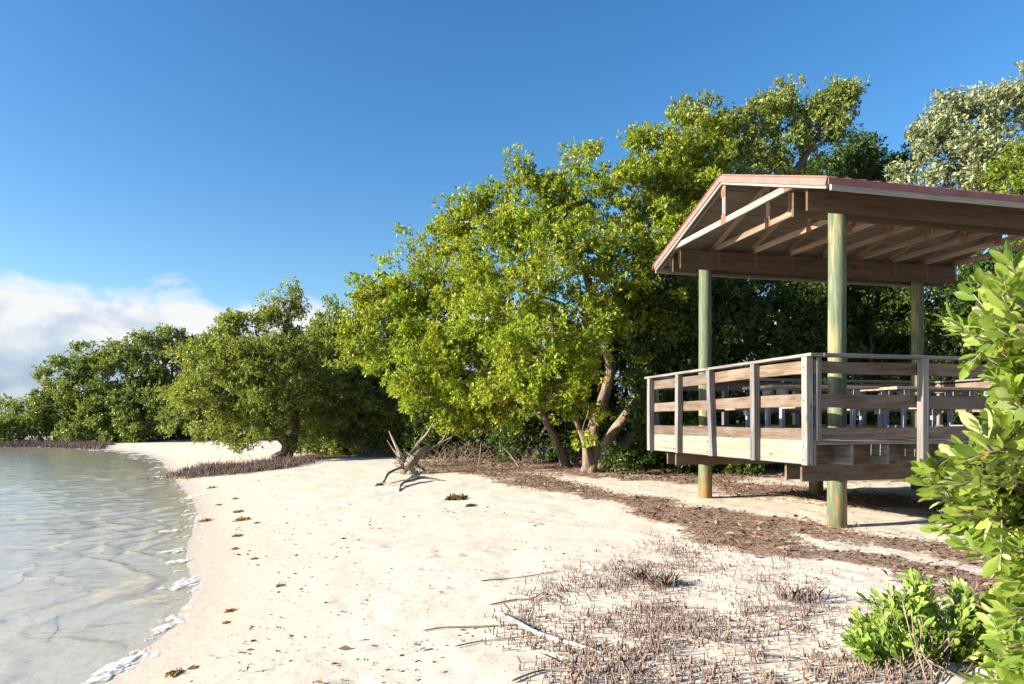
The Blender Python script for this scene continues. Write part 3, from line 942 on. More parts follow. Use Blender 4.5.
# floor beams, in pairs either side of the posts
for ay in (0, Lw):
    for sg in (-1, 1):
        mb = MB(); mb.box(B0 + .17, B1 - .17, ay + sg * .150 - .019, ay + sg * .150 + .019, .585, .800)
        part('floor_beam', mb, M['wood_brown'])
# joists, boards
for k, bx in enumerate(np.arange(B0 + .055, B1, .50)):
    mb = MB(); mb.box(bx - .02, bx + .02, A0 + .05, A1 - .05, .803, 1.043)
    part('joist', mb, M['wood_grey'])
mb = MB()
mb.box(B0 + .1, B1 - .1, A0 + .34, A0 + .375, .81, 1.035)
part('blocking', mb, M['wood_brown'])
mb = MB()
ay = A0
while ay < A1 - .05:
    w = .138
    mb.box(B0 + .045, B1 - .045, ay, min(ay + w, A1), 1.046, 1.085)
    ay += w + .009
part('deck_boards', mb, M['wood_grey'])
# skirt on the gable side
for bx in (B0, B1):
    mb = MB(); mb.box(bx - .002, bx + .034, A0 + .0, A1 - .0, .813, 1.094)
    o = part('skirt_board', mb, M['wood_skirt'])
# railing: side runs (along A) and front/back runs (along B)
PS = .094


def rail_post(bx, ay, lean=0.0, z0=.813, mat='wood_grey', s=PS):
    mb = MB(); mb.beam((bx + lean * .2, ay - lean, z0), (bx, ay, 2.056), s, s, (0, 1, 0))
    return part('railing_post', mb, M[mat])


posts_a = [A0 + .047, .48, 1.60, 2.55, A1 - .047]
for bx, sg in ((B0, -1), (B1, 1)):
    for k, ay in enumerate(posts_a):
        rail_post(bx + sg * (PS / 2 + .004), ay, .07 if (k == 2 and sg < 0) else random.uniform(-.012, .012))
posts_b = [B0 + .13, .66, 2.12, 3.58, B1 - .13]
for ay, sg in ((A0, -1), (A1, 1)):
    for k, bx in enumerate(posts_b):
        if k == 0:
            rail_post(bx - .06, ay + sg * (-.03), 0, 1.088, s=.07)
        else:
            rail_post(bx, ay + sg * (PS / 2 + .004), random.uniform(-.01, .01))
rails = [(1.868, 2.020), (1.484, 1.634), (1.100, 1.246)]
for bx, sg in ((B0, 1), (B1, -1)):
    cuts = [A0 + .0, 1.62, A1]
    for (z0, z1) in rails:
        for a, b_ in zip(cuts[:-1], cuts[1:]):
            mb = MB(); mb.box(bx + sg * .0 - .001, bx + sg * .038, a + .004, b_ - .004, z0 + random.uniform(-.006, .006), z1 + random.uniform(-.009, .009), .007)
            part('rail', mb, M['wood_brown'])
for ay, sg in ((A0, 1), (A1, -1)):
    cuts = [B0 + .06, .66, 3.58, B1 - .06]
    for (z0, z1) in rails:
        for a, b_ in zip(cuts[:-1], cuts[1:]):
            mb = MB(); mb.box(a + .004, b_ - .004, ay + sg * .004, ay + sg * .042, z0 + random.uniform(-.006, .006), z1 + random.uniform(-.009, .009), .007)
            part('rail', mb, M['wood_brown'])
for bx in (B0 - .03, B1 + .03):
    mb = MB(); mb.box(bx - .075, bx + .085, A0 - .09, A1 + .09, 2.058, 2.092)
    part('cap_rail', mb, M['wood_grey'])
for ay in (A0 - .03, A1 + .03):
    mb = MB(); mb.box(B0 + .060, B1 - .060, ay - .075, ay + .085, 2.058, 2.092)
    part('cap_rail', mb, M['wood_grey'])
# a slanted brace at the steps on the right side
mb = MB(); mb.beam((4.35, 3.3, 1.10), (5.05, 3.3, 1.62), .04, .13)
part('brace', mb, M['wood_brown'])

for bx in (0, Mw):
    for ay in (0, Lw):
        for z in (.64, .75):
            mb = MB(); mb.tube([[bx, ay - .182, z], [bx, ay - .160, z]], [.014, .016], 8); part('bolt', mb, M['rust'])
for ay in posts_a:
    for z in (.87, 1.02, 1.175, 1.56, 1.94):
        mb = MB(); mb.tube([[B0 - PS - .012, ay + random.uniform(-.01, .01), z], [B0 - PS + .002, ay, z]], [.007, .009], 7); part('bolt', mb, M['rust'])
# roof
G0b, G1b = -.66, Mw + .78           # gable planes
E0, E1 = -.66, Lw + .60             # eaves
AR = Lw / 2
ZR, ZE = 4.913, 4.095
slope = (ZR - ZE) / (AR - E0)


def roof_z(a):
    return ZR - abs(a - AR) * (slope if a < AR else (ZR - ZE) / (E1 - AR))


for ay in (0, Lw):
    for sg in (-1, 1):
        mb = MB(); mb.box(-.54, Mw + .70, ay + sg * .134 - .020, ay + sg * .134 + .020, 3.887, 4.208)
        part('roof_beam', mb, M['wood_beam'])
th = .018
for sg, name in ((-1, 'a'), (1, 'b')):
    e = E0 if sg < 0 else E1
    # metal sheet with ribs
    ribs = np.arange(G0b - .03, G1b + .03, .10)
    V = []; n = 0
    bs_ = []
    for x in np.arange(G0b - .03, G1b + .031, .025):
        k = (x - G0b) % .2
        bs_.append((x, .010 if .08 < k < .12 else 0.0))
    top = []; bot = []
    for x, r in bs_:
        for a, z in ((e - .03 * (1 if sg < 0 else -1), roof_z(e) - .03 * slope), (AR, ZR)):
            top.append([x, a, z + .012 + r]); bot.append([x, a, z + .002])
    nn = len(bs_)
    V = np.array(top + bot); q = []
    for i in range(nn - 1):
        a, b_, c, d = 2 * i, 2 * i + 1, 2 * i + 3, 2 * i + 2
        q += [[a, b_, c, d], [a + 2 * nn, d + 2 * nn, c + 2 * nn, b_ + 2 * nn], [a, d, d + 2 * nn, a + 2 * nn], [b_, b_ + 2 * nn, c + 2 * nn, c]]
    q += [[0, 2 * nn, 2 * nn + 1, 1], [2 * nn - 2, 2 * nn - 1, 4 * nn - 1, 4 * nn - 2]]
    mesh('roof_sheet', V, [np.array(q)], M['maroon'], pav)
    # boarded soffit under it
    mb = MB()
    nb = 9
    for k in range(nb):
        f0, f1 = k / nb, (k + 1) / nb - .002
        a0 = e + (AR - e) * f0; a1 = e + (AR - e) * f1
        am = (a0 + a1) / 2
        up_ = np.array([0, (-1 if sg < 0 else 1) * -slope * (1 if sg < 0 else 1), 1.0])
        nrm = norm(np.array([0, -slope if sg < 0 else slope, 1.0]))
        wid = abs(a1 - a0) * math.sqrt(1 + slope ** 2)
        mb.beam(np.array([G0b + .02, am, roof_z(am)]) - nrm * .012, np.array([G1b - .02, am, roof_z(am)]) - nrm * .012, wid, .018, nrm, .0005)
    part('soffit', mb, M['ply'])
    # gable fascia: faded red flashing over a pale barge board
    for gxp, ss in ((G0b, -1), (G1b, 1)):
        nrm = norm(np.array([0, -slope if sg < 0 else slope, 1.0]))
        p0 = np.array([gxp + ss * .012, e, roof_z(e)]); p1 = np.array([gxp + ss * .012, AR, ZR])
        mb = MB(); mb.beam(p0 - nrm * .030, p1 - nrm * .030, .012, .105, nrm, .0004); part('gable_flashing', mb, M['pink'])
        mb = MB(); mb.beam(p0 - nrm * .070 - [ss * .03, 0, 0], p1 - nrm * .070 - [ss * .03, 0, 0], .034, .095, nrm, .001); part('barge_board', mb, M['wood_white'])
    # eave fascia
    oo = -1 if sg < 0 else 1
    mb = MB(); mb.box(G0b - .02, G1b + .02, e + oo * .034 - .006, e + oo * .034 + .006, ZE - .080, ZE - .004, .0005); part('eave_flashing', mb, M['maroon'])
    mb = MB(); mb.box(G0b + .03, G1b - .03, e + oo * .008 - .018, e + oo * .008 + .018, ZE - .138, ZE - .034); part('eave_fascia', mb, M['grey_fascia'])
mb = MB()
mb.beam((G0b - .04, AR, ZR + .012), (G1b + .04, AR, ZR + .012), .10, .014); part('ridge_cap', mb, M['maroon'])
# trusses
tb = [-.60] + [.13 + .72 * k for k in range(6)] + [4.42, 5.08]
for k, bx in enumerate(tb):
    mb = MB(); wm = M['wood_white'] if k == 0 else M['wood_truss']
    w = .04
    drop = .058
    zc = 4.212
    mb.box(bx - w / 2, bx + w / 2, .0, Lw - .0, zc, zc + .090)
    for e in (E0 + .05, E1 - .05):
        p0 = np.array([bx + .043 * (0 if k else 1), e, roof_z(e) - drop]); p1 = np.array([bx + .043 * (0 if k else 1), AR, ZR - drop])
        nrm = norm(np.array([0, -slope if e < AR else slope, 1.0]))
        mb.beam(p0, p1, w, .088, nrm)
    mb.box(bx - w / 2 + .002, bx + w / 2 - .002, AR - .045, AR + .045, zc + .097, ZR - drop - .06)
    tr = part('roof_truss', mb, wm)
    for ay, z0, z1, ww in ((AR, ZR - .30, ZR - .17, .06), (AR, zc - .004, zc + .14, .06), (.12, zc + .004, zc + .088, .08), (Lw - .12, zc + .004, zc + .088, .08)):
        m2 = MB(); m2.box(bx - w / 2 - .004, bx - w / 2 - .001, ay - ww, ay + ww, z0, z1, 0)
        m2.build('connector_plate', M['rust'], tr)
    for ay in (0, Lw):
        for sg in ((-1, 1) if ay else (1,)):
            m2 = MB(); m2.box(bx + .022, bx + .047, ay + sg * .157 - .0015, ay + sg * .157 + .0015, 3.95, 4.20, 0)
            m2.build('strap', M['rust'], tr)


# picnic tables on the deck
def picnic_table(b0, b1, ac, label, first=None):
    L = b1 - b0
    root = empty('picnic_table', W(b0, ac, 1.087), RZ)
    tag(root, label, 'picnic table', 'picnic tables on the deck')
    mb = MB()
    for k in range(5):
        y = -.36 + k * .15
        mb.box(0, L, y, y + .14, .705, .745)
    mb.build('tabletop', M['wood_table'], root)
    for sg in (-1, 1):
        mb = MB()
        for k in range(2):
            y = sg * .72 + (k - 1) * .15
            mb.box(0, L, y, y + .14, .405, .445)
        mb.build('bench_seat', M['wood_table'], root)
    for x in (.30, L - .30):
        mb = MB()
        for sg in (-1, 1):
            mb.box(x - .03, x + .03, sg * .17 - .03, sg * .17 + .03, .0, .70)
            mb.box(x - .028, x + .028, sg * .17 - .10, sg * .17 + .10, .62, .702)
            mb.box(x - .025, x + .025, sg * .70 - .025, sg * .70 + .025, .03, .402)
            mb.beam((x, sg * .70 - .10, .395), (x, sg * .70 + .10, .395), .06, .012)
            mb.beam((x, sg * .70, .33), (x, sg * .70, .401), .06, .16, (0, 1, 0))
            mb.box(x - .024, x + .024, min(sg * .17, sg * .70), max(sg * .17, sg * .70), .05, .095)
        mb.box(x - .024, x + .024, -.14, .14, .12, .17)
        mb.build('frame', M['steel'], root)
    return root


picnic_table(-.18, 1.62, 1.45, 'wooden picnic table on grey steel frame nearest the gable railing')
picnic_table(1.92, 3.74, 1.45, 'wooden picnic table on grey steel frame farther in, right of the front post')

# ------------------------------------------------------------------ foreground shrubs with fleshy leaves
def shrub(name, base, tips, label, leaf=.085, ratio=.40, per=9, spread=.16, cat='shrub', group=None, extra=3, mat='leaf_shrub', arch=False):
    """branches fan out from the base to the given tips; each tip carries side twigs with paired leaves"""
    base = np.asarray(base, float)
    root = empty(name, base); tag(root, label, cat, group)
    mb = MB(); lp = []; ld = []; ls = []; lr = []
    for tip in tips:
        tip = np.asarray(tip, float) - base
        if arch:                                       # shoots arch out of the crown's middle, not up from the ground one by one
            hub = np.array([.05, .0, min(max(tip[2] * .8 - .15, .1), 1.7)]) + rng.normal(size=3) * .08
        mid = (hub + tip) * .5 + np.array([0, 0, .05]) if arch else tip * .5 + np.array([tip[0] * .12, tip[1] * .12, -.12 * np.linalg.norm(tip[:2])]) + rng.normal(size=3) * .03
        pth = catmull([hub if arch else rng.normal(size=3) * np.array([.12, .08, 0]), mid, tip], 8)
        mb.tube(pth, [.007, .0045, .0025] if arch else [.005, .004, .002], 6, .05)
        for e in range(extra + 1):
            if e == 0:
                a, dirn, L = pth[-6], norm(pth[-1] - pth[-4]), np.linalg.norm(pth[-1] - pth[-6])
            else:
                i = rng.integers(len(pth) // 2, len(pth) - 1)
                a = pth[i]; dirn = norm(norm(pth[-1] - pth[-4]) + rng.normal(size=3) * .55 + np.array([-.1, -.1, .25])); L = spread * rng.uniform(.7, 1.5)
                mb.tube(catmull([a, a + dirn * L * .5 + rng.normal(size=3) * .008, a + dirn * L], 3), [.004, .002], 5, 0)
            tone = rng.normal() * .1
            for k in range(per):
                t = 1 - (k // 2) * 2 / per * .85
                s1 = norm(np.cross(dirn, rng.normal(size=3) * .5 + (np.array([0, 0, 1.0]) if (k // 2) % 2 else np.array([1.0, .3, 0]))))
                sg = 1 if k % 2 else -1
                op = .42 + .5 * (1 - t) + rng.uniform(-.1, .15)
                if k == 0:
                    op *= .5
                d = norm(dirn * (1 - op * .55) + s1 * sg * op + np.array([0, 0, .10]) + rng.normal(size=3) * .09)
                lp.append(a + dirn * L * t); ld.append(d); ls.append(leaf * rng.uniform(.5, 1.25) * (.72 if t > .95 and k < 2 else 1))
                lr.append(np.clip(rng.beta(2, 2) * .9 + tone + (.12 if t > .9 else 0), 0, .95) if rng.random() > .012 else 1.0)
    if arch:
        for k in range(3):
            mb.tube(catmull([[.04 * k - .04, .03 * k, -.05], [.06 * k - .03, .02, .8], [.05, .03 * k, 1.75]], 6), [.03, .022, .012], 8, .1)
    mb.build('stem', M['stick'], root, smooth=True)
    v, (q, t), nf = leaf_arrays(np.array(lp), np.array(ld), np.array(ls), ratio, 'leaf')
    lr = np.array(lr)
    mesh('foliage', v, [q, t], M[mat], root, smooth=True, fattr={'rnd': np.concatenate([np.tile(lr, 6), np.tile(lr, 4)])})
    return root


tips = []
edge = [(1014, 262), (1000, 268), (985, 272), (972, 285), (958, 315), (965, 335), (985, 365), (1000, 395), (980, 428), (950, 455), (926, 478), (920, 490), (918, 484), (930, 498), (942, 508), (955, 515), (985, 540), (1000, 575), (1010, 620), (1005, 660)]
for (a, b_) in edge:
    for k in range(5):
        tips.append(P(a + 14 + k * 11 + random.uniform(-4, 4), b_ + 10 + random.uniform(-12, 12) + k * 4, 2.35 + random.uniform(-.2, .35) + k * .05))
for k in range(420):
    yy = random.uniform(285, 730)
    xl = np.interp(yy, [240, 318, 370, 420, 480, 520, 575, 680], [1012, 968, 1000, 982, 930, 958, 986, 985])
    xx = xl + 18 + abs(random.gauss(0, 60))
    tips.append(P(xx, yy, 2.35 + random.uniform(-.35, .6)))
bsx = np.array([2.75, 2.75, 0]); bsx[2] = gz(bsx[0], bsx[1])
shrub('tall_shrub', bsx, tips, 'tall fleshy-leaved green shrub at the right edge, nearest to the viewer', leaf=.080, ratio=.385, per=10, spread=.12, extra=5, arch=True)
tips = []
for (a, b_, n) in [(868, 664, 6), (880, 640, 5), (866, 636, 3), (902, 600, 7), (885, 592, 3), (925, 588, 4), (930, 612, 7), (958, 612, 7), (975, 630, 6), (945, 645, 7), (910, 650, 6), (895, 665, 5), (985, 650, 6), (960, 672, 6), (1000, 620, 4), (900, 676, 8), (925, 672, 9), (945, 678, 8), (885, 652, 4), (915, 630, 6), (980, 668, 8), (1000, 680, 6), (1000, 650, 6), (870, 684, 7), (895, 694, 8), (920, 698, 8), (945, 700, 8), (975, 698, 8), (860, 650, 5), (990, 610, 6), (985, 600, 4), (970, 595, 4), (1005, 640, 8)]:
    for k in range(n):
        g = P(a + random.uniform(-13, 13), b_ + random.uniform(-9, 12), 4.15 + random.uniform(-.25, .35)); g[2] = max(g[2], gz(g[0], g[1]) + .04)
        tips.append(g)
bl = G(930, 684); bl[1] += .05; bl[2] = gz(bl[0], bl[1])
shrub('low_shrub', bl, tips, 'low sprawling green shrub on the sand beside the tall right-hand one', leaf=.072, ratio=.42, per=9, spread=.10, extra=3)
tips = []
for k in range(46):
    g = G(725 + random.uniform(-34, 40), 474); g[1] += random.uniform(-.5, .9); g[2] = gz(g[0], g[1]) + random.uniform(.08, .24)
    tips.append(g)
bu = G(728, 474); shrub('ground_sprig', bu, tips, 'patch of low green sprigs growing under the deck', leaf=.12, ratio=.5, per=8, spread=.10, cat='plant', extra=2, mat='leaf_bright')


# ------------------------------------------------------------------ scatter on the sand
def blades(name, pos, dirs, length, width, rnd, mat, label=None, cat=None, kind=None, group=None, parent=None, origin=(0, 0, 0)):
    v, f, nf = leaf_arrays(np.asarray(pos) - np.asarray(origin), np.asarray(dirs), np.asarray(length), width, 'rhomb')
    o = mesh(name, v, [f], mat, parent, fattr={'rnd': np.concatenate([rnd, rnd])})
    if parent is None:
        o.location = origin
        tag(o, label, cat, group, kind)
    return o


# fallen leaves and twig bits
N = 110000
x = rng.uniform(-9, 10, N * 3); y = 4.6 + rng.random(N * 3) ** 1.1 * 22
m = litter_mask(x, y) > rng.uniform(.12, .95, N * 3)
x, y = x[m][:80000], y[m][:80000]
z = ground(x, y) + rng.uniform(.0, .035, len(x))
d = rng.normal(size=(len(x), 3)) * np.array([1, 1, .28])
blades('leaf_litter', np.stack([x, y, z], 1), d, rng.uniform(.015, .06, len(x)) * np.where(rng.random(len(x)) < .2, 2.2, 1), rng.uniform(.08, .42, (len(x), 1)), rng.beta(2, 2.4, len(x)), M['litter'],
       'brown dead leaves and twigs lying in bands on the sand', None, 'stuff')


def stubble(name, x, y, h, r, mat, label, tilt=.16):
    z = ground(x, y) - .005
    n = len(x)
    top = np.stack([rng.normal(size=n) * tilt * h, rng.normal(size=n) * tilt * h, h], 1)
    p = np.stack([x, y, z], 1)
    V = []
    for k in range(4):
        a = k * math.pi / 2
        V.append(p + np.stack([math.cos(a) * r, math.sin(a) * r, np.zeros(n)], 1))
    for k in range(4):
        a = k * math.pi / 2
        V.append(p + top * .75 + np.stack([math.cos(a) * r * .75, math.sin(a) * r * .75, np.zeros(n)], 1))
    V.append(p + top)
    V = np.stack(V, 1).reshape(-1, 3)
    b = np.arange(n)[:, None] * 9
    q = np.vstack([b + np.array([k, (k + 1) % 4, 4 + (k + 1) % 4, 4 + k]) for k in range(4)])
    t = np.vstack([b + np.array([4 + k, 4 + (k + 1) % 4, 8]) for k in range(4)])
    rr = rng.beta(2, 2, n)
    o = mesh(name, V, [q, t], mat, fattr={'rnd': np.concatenate([np.tile(rr, 4), np.tile(rr, 4)])})
    tag(o, label, None, None, 'stuff')
    return o


# air roots standing in the foreground sand
cand = 90000
px_ = rng.uniform(440, 930, cand); py_ = rng.uniform(528, 740, cand)
dd = F * 1.38 / (py_ - HY); x = (px_ - CX) / F * dd; y = dd
lefte = np.interp(py_, [528, 560, 590, 620, 650, 700, 740], [640, 545, 500, 470, 500, 500, 520])
righte = np.interp(py_, [528, 560, 590, 620, 740], [680, 800, 872, 905, 960])
den = np.clip((px_ - lefte) / 70, 0, 1) * np.clip((righte - px_) / 40, 0, 1) * np.clip((py_ - 530) / 22, 0, 1)
fn = fbm(x * 1.7, y * 1.7, 71, 4)
den = den * np.clip((fn - .34) / .28, 0.10, 1) * dd ** 2 / 36 * .52
keep = rng.random(cand) < den
x, y = x[keep], y[keep]
k = min(len(x), 9000)
stubble('root_stubble', x[:k], y[:k], rng.gamma(3, .0100, k) * (.55 + .9 * fbm(x[:k] * 1.1, y[:k] * 1.1, 77)), rng.uniform(.003, .0065, k), M['stub'],
        'dry grey-brown mangrove root tips standing up out of the foreground sand', .26)


def patch(pp, n, spread):
    xs = []; ys = []
    for (a, b_, w) in pp:
        g = G(a, b_)
        xs.append(g[0] + rng.normal(size=int(n * w)) * spread[0]); ys.append(g[1] + rng.normal(size=int(n * w)) * spread[1])
    return np.concatenate(xs), np.concatenate(ys)


x, y = patch([(200, 472, .5), (212, 472, .9), (226, 471, 1), (240, 470, 1), (254, 469, 1), (268, 467, .9), (284, 464, .35), (298, 462, .15)], 2100, (.36, .62))
stubble('shore_root_bank', x, y, rng.gamma(5, .026, len(x)) * (.3 + 1.2 * fbm(x * .9, y * .9, 78)), rng.uniform(.006, .013, len(x)), M['stub_dark'], 'dense dark brown bank of mangrove root tips below the leaning mangrove', .3)
x = rng.uniform(-40, -20, 60000); y = rng.uniform(36, 52, 60000); sd_ = sdist(x, y)
m = (sd_ > -.15) & (sd_ < 2.2) & (x < -22 - 3.5 * vnoise(y * .9, x * .9, 5)) & (rng.random(60000) < .55)
x, y = x[m], y[m]
stubble('far_root_bank', x, y, rng.gamma(5, .035, len(x)), rng.uniform(.014, .03, len(x)), M['stub_dark'], 'dark strip of mangrove roots along the foot of the far trees', .3)
# dark tufts in the foreground field
for (a, b_, n, sp, lab) in [(662, 586, 90, .10, 'dark tuft of dead root tips in the middle of the foreground stubble'), (640, 580, 50, .07, 'small dark tuft of dead twigs left of the larger one'), (800, 600, 80, .16, 'greyish tuft of root tips right of the middle of the stubble')]:
    g = G(a, b_)
    x = g[0] + np.clip(rng.normal(size=n), -1.3, 1.3) * sp * .7; y = g[1] + np.clip(rng.normal(size=n), -1.3, 1.3) * sp * .6
    p = np.stack([x, y, ground(x, y)], 1)
    d = np.stack([rng.normal(size=n) * .55, rng.normal(size=n) * .55, np.ones(n)], 1)
    blades('dead_tuft', p, d, rng.uniform(.06, .15, n), .10, rng.random(n), M['stub_dark'], lab, 'tuft', None, 'dark tufts in the stubble', origin=g)


def gpath(pp, lift=.012):
    out = []
    for q in pp:
        g = G(q[0], q[1]); g[2] += lift + (q[2] if len(q) > 2 else 0)
        out.append(g)
    return out


def stick(name, paths, label, mat, cat='branch', group=None, seg=8, lift=.012, rough=.14):
    mb = MB(); root = None
    allp = [gpath(p, lift) if not isinstance(p[0], np.ndarray) else p for p, r in paths]
    org = np.array(allp[0][0])
    for pth, (p, r) in zip(allp, paths):
        mb.tube(catmull([np.asarray(q) - org for q in pth], 8), r, seg, rough)
    o = mb.build(name, mat, None, smooth=True); o.location = org
    tag(o, label, cat, group)
    return o


stick('bleached_branch', [([(497, 614), (512, 621), (535, 634), (560, 642), (585, 649), (602, 655)], [.014, .016, .017, .014, .010, .005])],
      'pale bleached branch lying on the left edge of the stubble', M['bleached'])
for pp, r, lab in [
        ([(423, 632), (445, 629), (480, 628), (520, 626), (552, 622)], .0055, 'long thin dry root reaching left over bare sand'),
        ([(490, 606), (515, 601), (532, 600), (545, 596, .02), (560, 600)], .006, 'arched thin dry root above the bleached branch'),
        ([(455, 648), (480, 643), (510, 640), (535, 637)], .0045, 'short thin dry root below the long one'),
        ([(512, 683), (535, 674), (552, 672), (590, 674)], .006, 'thin dry root at the bottom edge of the picture'),
        ([(540, 655), (565, 668), (590, 684)], .005, 'dry root slanting down right of the bottom one'),
        ([(480, 582), (505, 580), (530, 577), (560, 572)], .005, 'thin dry root at the upper left of the stubble'),
        ([(670, 636), (700, 640), (740, 652), (800, 660)], .0055, 'pale dry root among the stubble in the bottom middle'),
        ([(620, 640), (650, 645), (690, 642)], .005, 'dry root right of the bleached branch tip')]:
    stick('dry_root', [(pp, [r, r * 1.1, r * .6])], lab, M['stick'], 'root', 'thin dry roots on the sand', 6)

# driftwood stump
Dw = float(G(410, 474)[1])


def dp(a, b_, o=0.0):
    return P(a, b_, Dw + o)


core = dp(408, 466)
spikes = []
for k in range(16):
    a = core + np.array([random.uniform(-.22, .28), random.uniform(-.15, .15), random.uniform(-.12, .22)])
    d_ = norm(np.array([random.gauss(-.5, .5), random.gauss(-.1, .4), random.gauss(.35, .4)]))
    L_ = random.uniform(.16, .42)
    spikes.append(([a, a + d_ * L_ * .5 + rng.normal(size=3) * .02, a + d_ * L_], [.035, .018, .004]))
stick('driftwood_stump', [
    ([dp(402, 474), dp(405, 467), dp(412, 459), dp(422, 450, .2), dp(428, 446, .3)], [.06, .115, .125, .085, .04])] + spikes + [
    ([dp(389, 431), dp(396, 446), dp(404, 462)], [0.012, 0.044, 0.080]),
    ([dp(387, 440, .1), dp(394, 450, .1), dp(404, 461)], [0.006, 0.024, 0.048]),
    ([dp(433, 423, .2), dp(427, 434, .2), dp(417, 445, .15), dp(409, 460)], [0.011, 0.036, 0.048, 0.080]),
    ([dp(424, 430, .3), dp(421, 438, .25), dp(417, 447, .1)], [0.005, 0.013, 0.024]),
    ([dp(461, 430, .4), dp(448, 439, .4), dp(430, 449, .3), dp(414, 460, .1)], [0.007, 0.022, 0.028, 0.050]),
    ([dp(446, 430, .4), dp(444, 438, .4), dp(437, 445, .35)], [0.005, 0.011, 0.016]),
    ([dp(416, 474), dp(410, 466), dp(400, 468, -.2), G(389, 480) + [0, 0, .16], G(383, 484) + [0, 0, .03], G(375, 486) + [0, 0, .01]], [0.056, 0.050, 0.031, 0.031, 0.028, 0.013]),
    ([G(399, 492), G(402, 486) + [0, 0, .05], G(412, 483) + [0, 0, .06], G(424, 481) + [0, 0, .08], G(446, 481)], [0.013, 0.022, 0.028, 0.028, 0.010]),
    ([G(376, 485) + [0, 0, .01], G(384, 485) + [0, 0, .02], G(402, 486) + [0, 0, .02]], [0.025, 0.031, 0.016]),
    ([dp(391, 458, -.1), dp(399, 461, -.1), dp(410, 466)], [0.004, 0.013, 0.031]),
    ([dp(392, 463, -.15), dp(401, 464, -.1), dp(412, 467)], [0.004, 0.013, 0.031]),
    ([dp(394, 467, -.15), dp(402, 466, -.1), dp(412, 468)], [0.004, 0.013, 0.031]),
    ([dp(418, 478, -.1), dp(413, 470), dp(409, 460)], [0.044, 0.062, 0.056]),
    ([dp(432, 479, .2), dp(424, 470, .1), dp(412, 463)], [0.018, 0.031, 0.044])],
    'grey driftwood stump with upturned roots lying on the upper beach', M['drift'], 'driftwood', None, 12, rough=.45)
Dl = Dw + 10
stick('fallen_branch', [([P(332, 452, Dl), P(345, 447, Dl), P(352, 440, Dl)], [.07, .06, .02]), ([P(345, 447, Dl), P(362, 449, Dl), P(378, 453, Dl)], [.05, .05, .03])],
      'pale fallen branch in the shade behind the leaning mangrove', M['drift'])
for a0, a1, r, lab in [((499, 443), (521, 468), .022, 'dead stick leaning against the low leaves right of the driftwood'), ((481, 443), (477, 468), .014, 'thin upright dead stick just right of the driftwood'),
                       ((532, 440), (545, 468), .016, 'dead stick standing left of the leaning trunk')]:
    g = G(*a1); g[2] -= .05; t_ = P(a0[0], a0[1], g[1] + .3)
    stick('dead_stick', [([t_, (t_ + g) / 2 + np.array([.03, 0, .02]), g], [r * .6, r, r * 1.1])], lab, M['drift'], 'stick', 'dead sticks behind the driftwood', 7)

# dry brush behind the driftwood and under the trees
def brush(g, h, w, n, label):
    mb = MB()
    for k in range(n):
        a = np.array([random.gauss(0, w * .18), random.gauss(0, w * .15), -.03])
        d = norm(np.array([random.gauss(0, .75), random.gauss(0, .6), random.uniform(.25, 1.0)]))
        L = h * random.uniform(.5, 1.25)
        p = catmull([a, a + d * L * .5 + rng.normal(size=3) * .05 * L, a + d * L + rng.normal(size=3) * .12 * L - [0, 0, .1 * L]], 4)
        mb.tube(p, [.009, .006, .003], 5, .1)
        for q in range(3):
            b0 = p[random.randint(3, len(p) - 1)]; e = norm(d + rng.normal(size=3) * .7)
            mb.tube([b0, b0 + e * L * .2, b0 + e * L * .36 + rng.normal(size=3) * .03], [.0045, .0025], 4, 0, cap=False)
    o = mb.build('dry_brush', M['stick'], None, True); o.location = g
    tag(o, label, 'brush', 'dry brush under the trees')


for (a, b_, h, w, n, lab) in [(418, 474, .45, 1.0, 34, 'fine dead twigs caught among the driftwood roots'), (440, 466, .75, 1.2, 42, 'tangle of dry brown twigs right behind the driftwood'), (468, 462, .8, 1.3, 42, 'dry twig tangle under the low leaves right of the driftwood'),
                              (505, 462, .7, 1.2, 36, 'dry twigs between the leaning dead stick and the slender trunk'), (372, 457, .6, 1.2, 34, 'dry twigs in the shade left of the driftwood'),
                              (530, 464, .55, .9, 28, 'low dry twigs just left of the slender leaning trunk'), (640, 466, .5, 1.2, 30, 'low dry twigs between the forked trunk and the deck')]:
    brush(G(a, b_), h, w, n, lab)

# seaweed clumps by the water
weeds = [(230, 611, 13, 'weed', 'olive seaweed clump just behind the orange leaf'), (226, 623, 10, 'weed_orange', 'bright orange dead leaf clump on the sand'),
         (174, 674, 17, 'weed', 'largest golden seaweed clump at the bottom of the beach'), (193, 668, 10, 'weed', 'small golden wisp beside the largest seaweed clump'),
         (254, 559, 9, 'weed', 'golden seaweed clump level with the near foam, inland'), (235, 549, 10, 'weed', 'flat golden seaweed clump below the twin clumps'),
         (237, 536, 11, 'weed', 'golden seaweed clump, lower of the twin clumps'), (238, 512, 11, 'weed', 'tall golden seaweed clump at the top of the line'),
         (242, 520, 14, 'weed', 'wide golden seaweed streak under the tall clump'), (257, 523, 7, 'weed', 'small golden seaweed bit right of the wide streak'),
         (280, 586, 10, 'weed', 'thin brown seaweed bit farthest from the water'), (219, 505, 9, 'weed', 'golden seaweed clump beside the middle foam'),
         (235, 499, 7, 'weed', 'small golden seaweed bit above the middle foam'), (211, 488, 9, 'weed', 'golden seaweed clump below the dark root bank'),
         (205, 521, 13, 'weed', 'golden seaweed strip lying on the foam'), (190, 478, 12, 'weed', 'golden seaweed by the left end of the dark root bank'),
         (457, 499, 22, 'wrack', 'dark heap of dry seaweed on the upper beach'), (471, 506, 13, 'wrack', 'flat dark seaweed patch below the dark heap'),
         (535, 526, 5, 'wrack', 'small dark lump on the bare sand'), (253, 641, 7, 'wrack', 'thin dark seaweed wisp on the lower beach')]
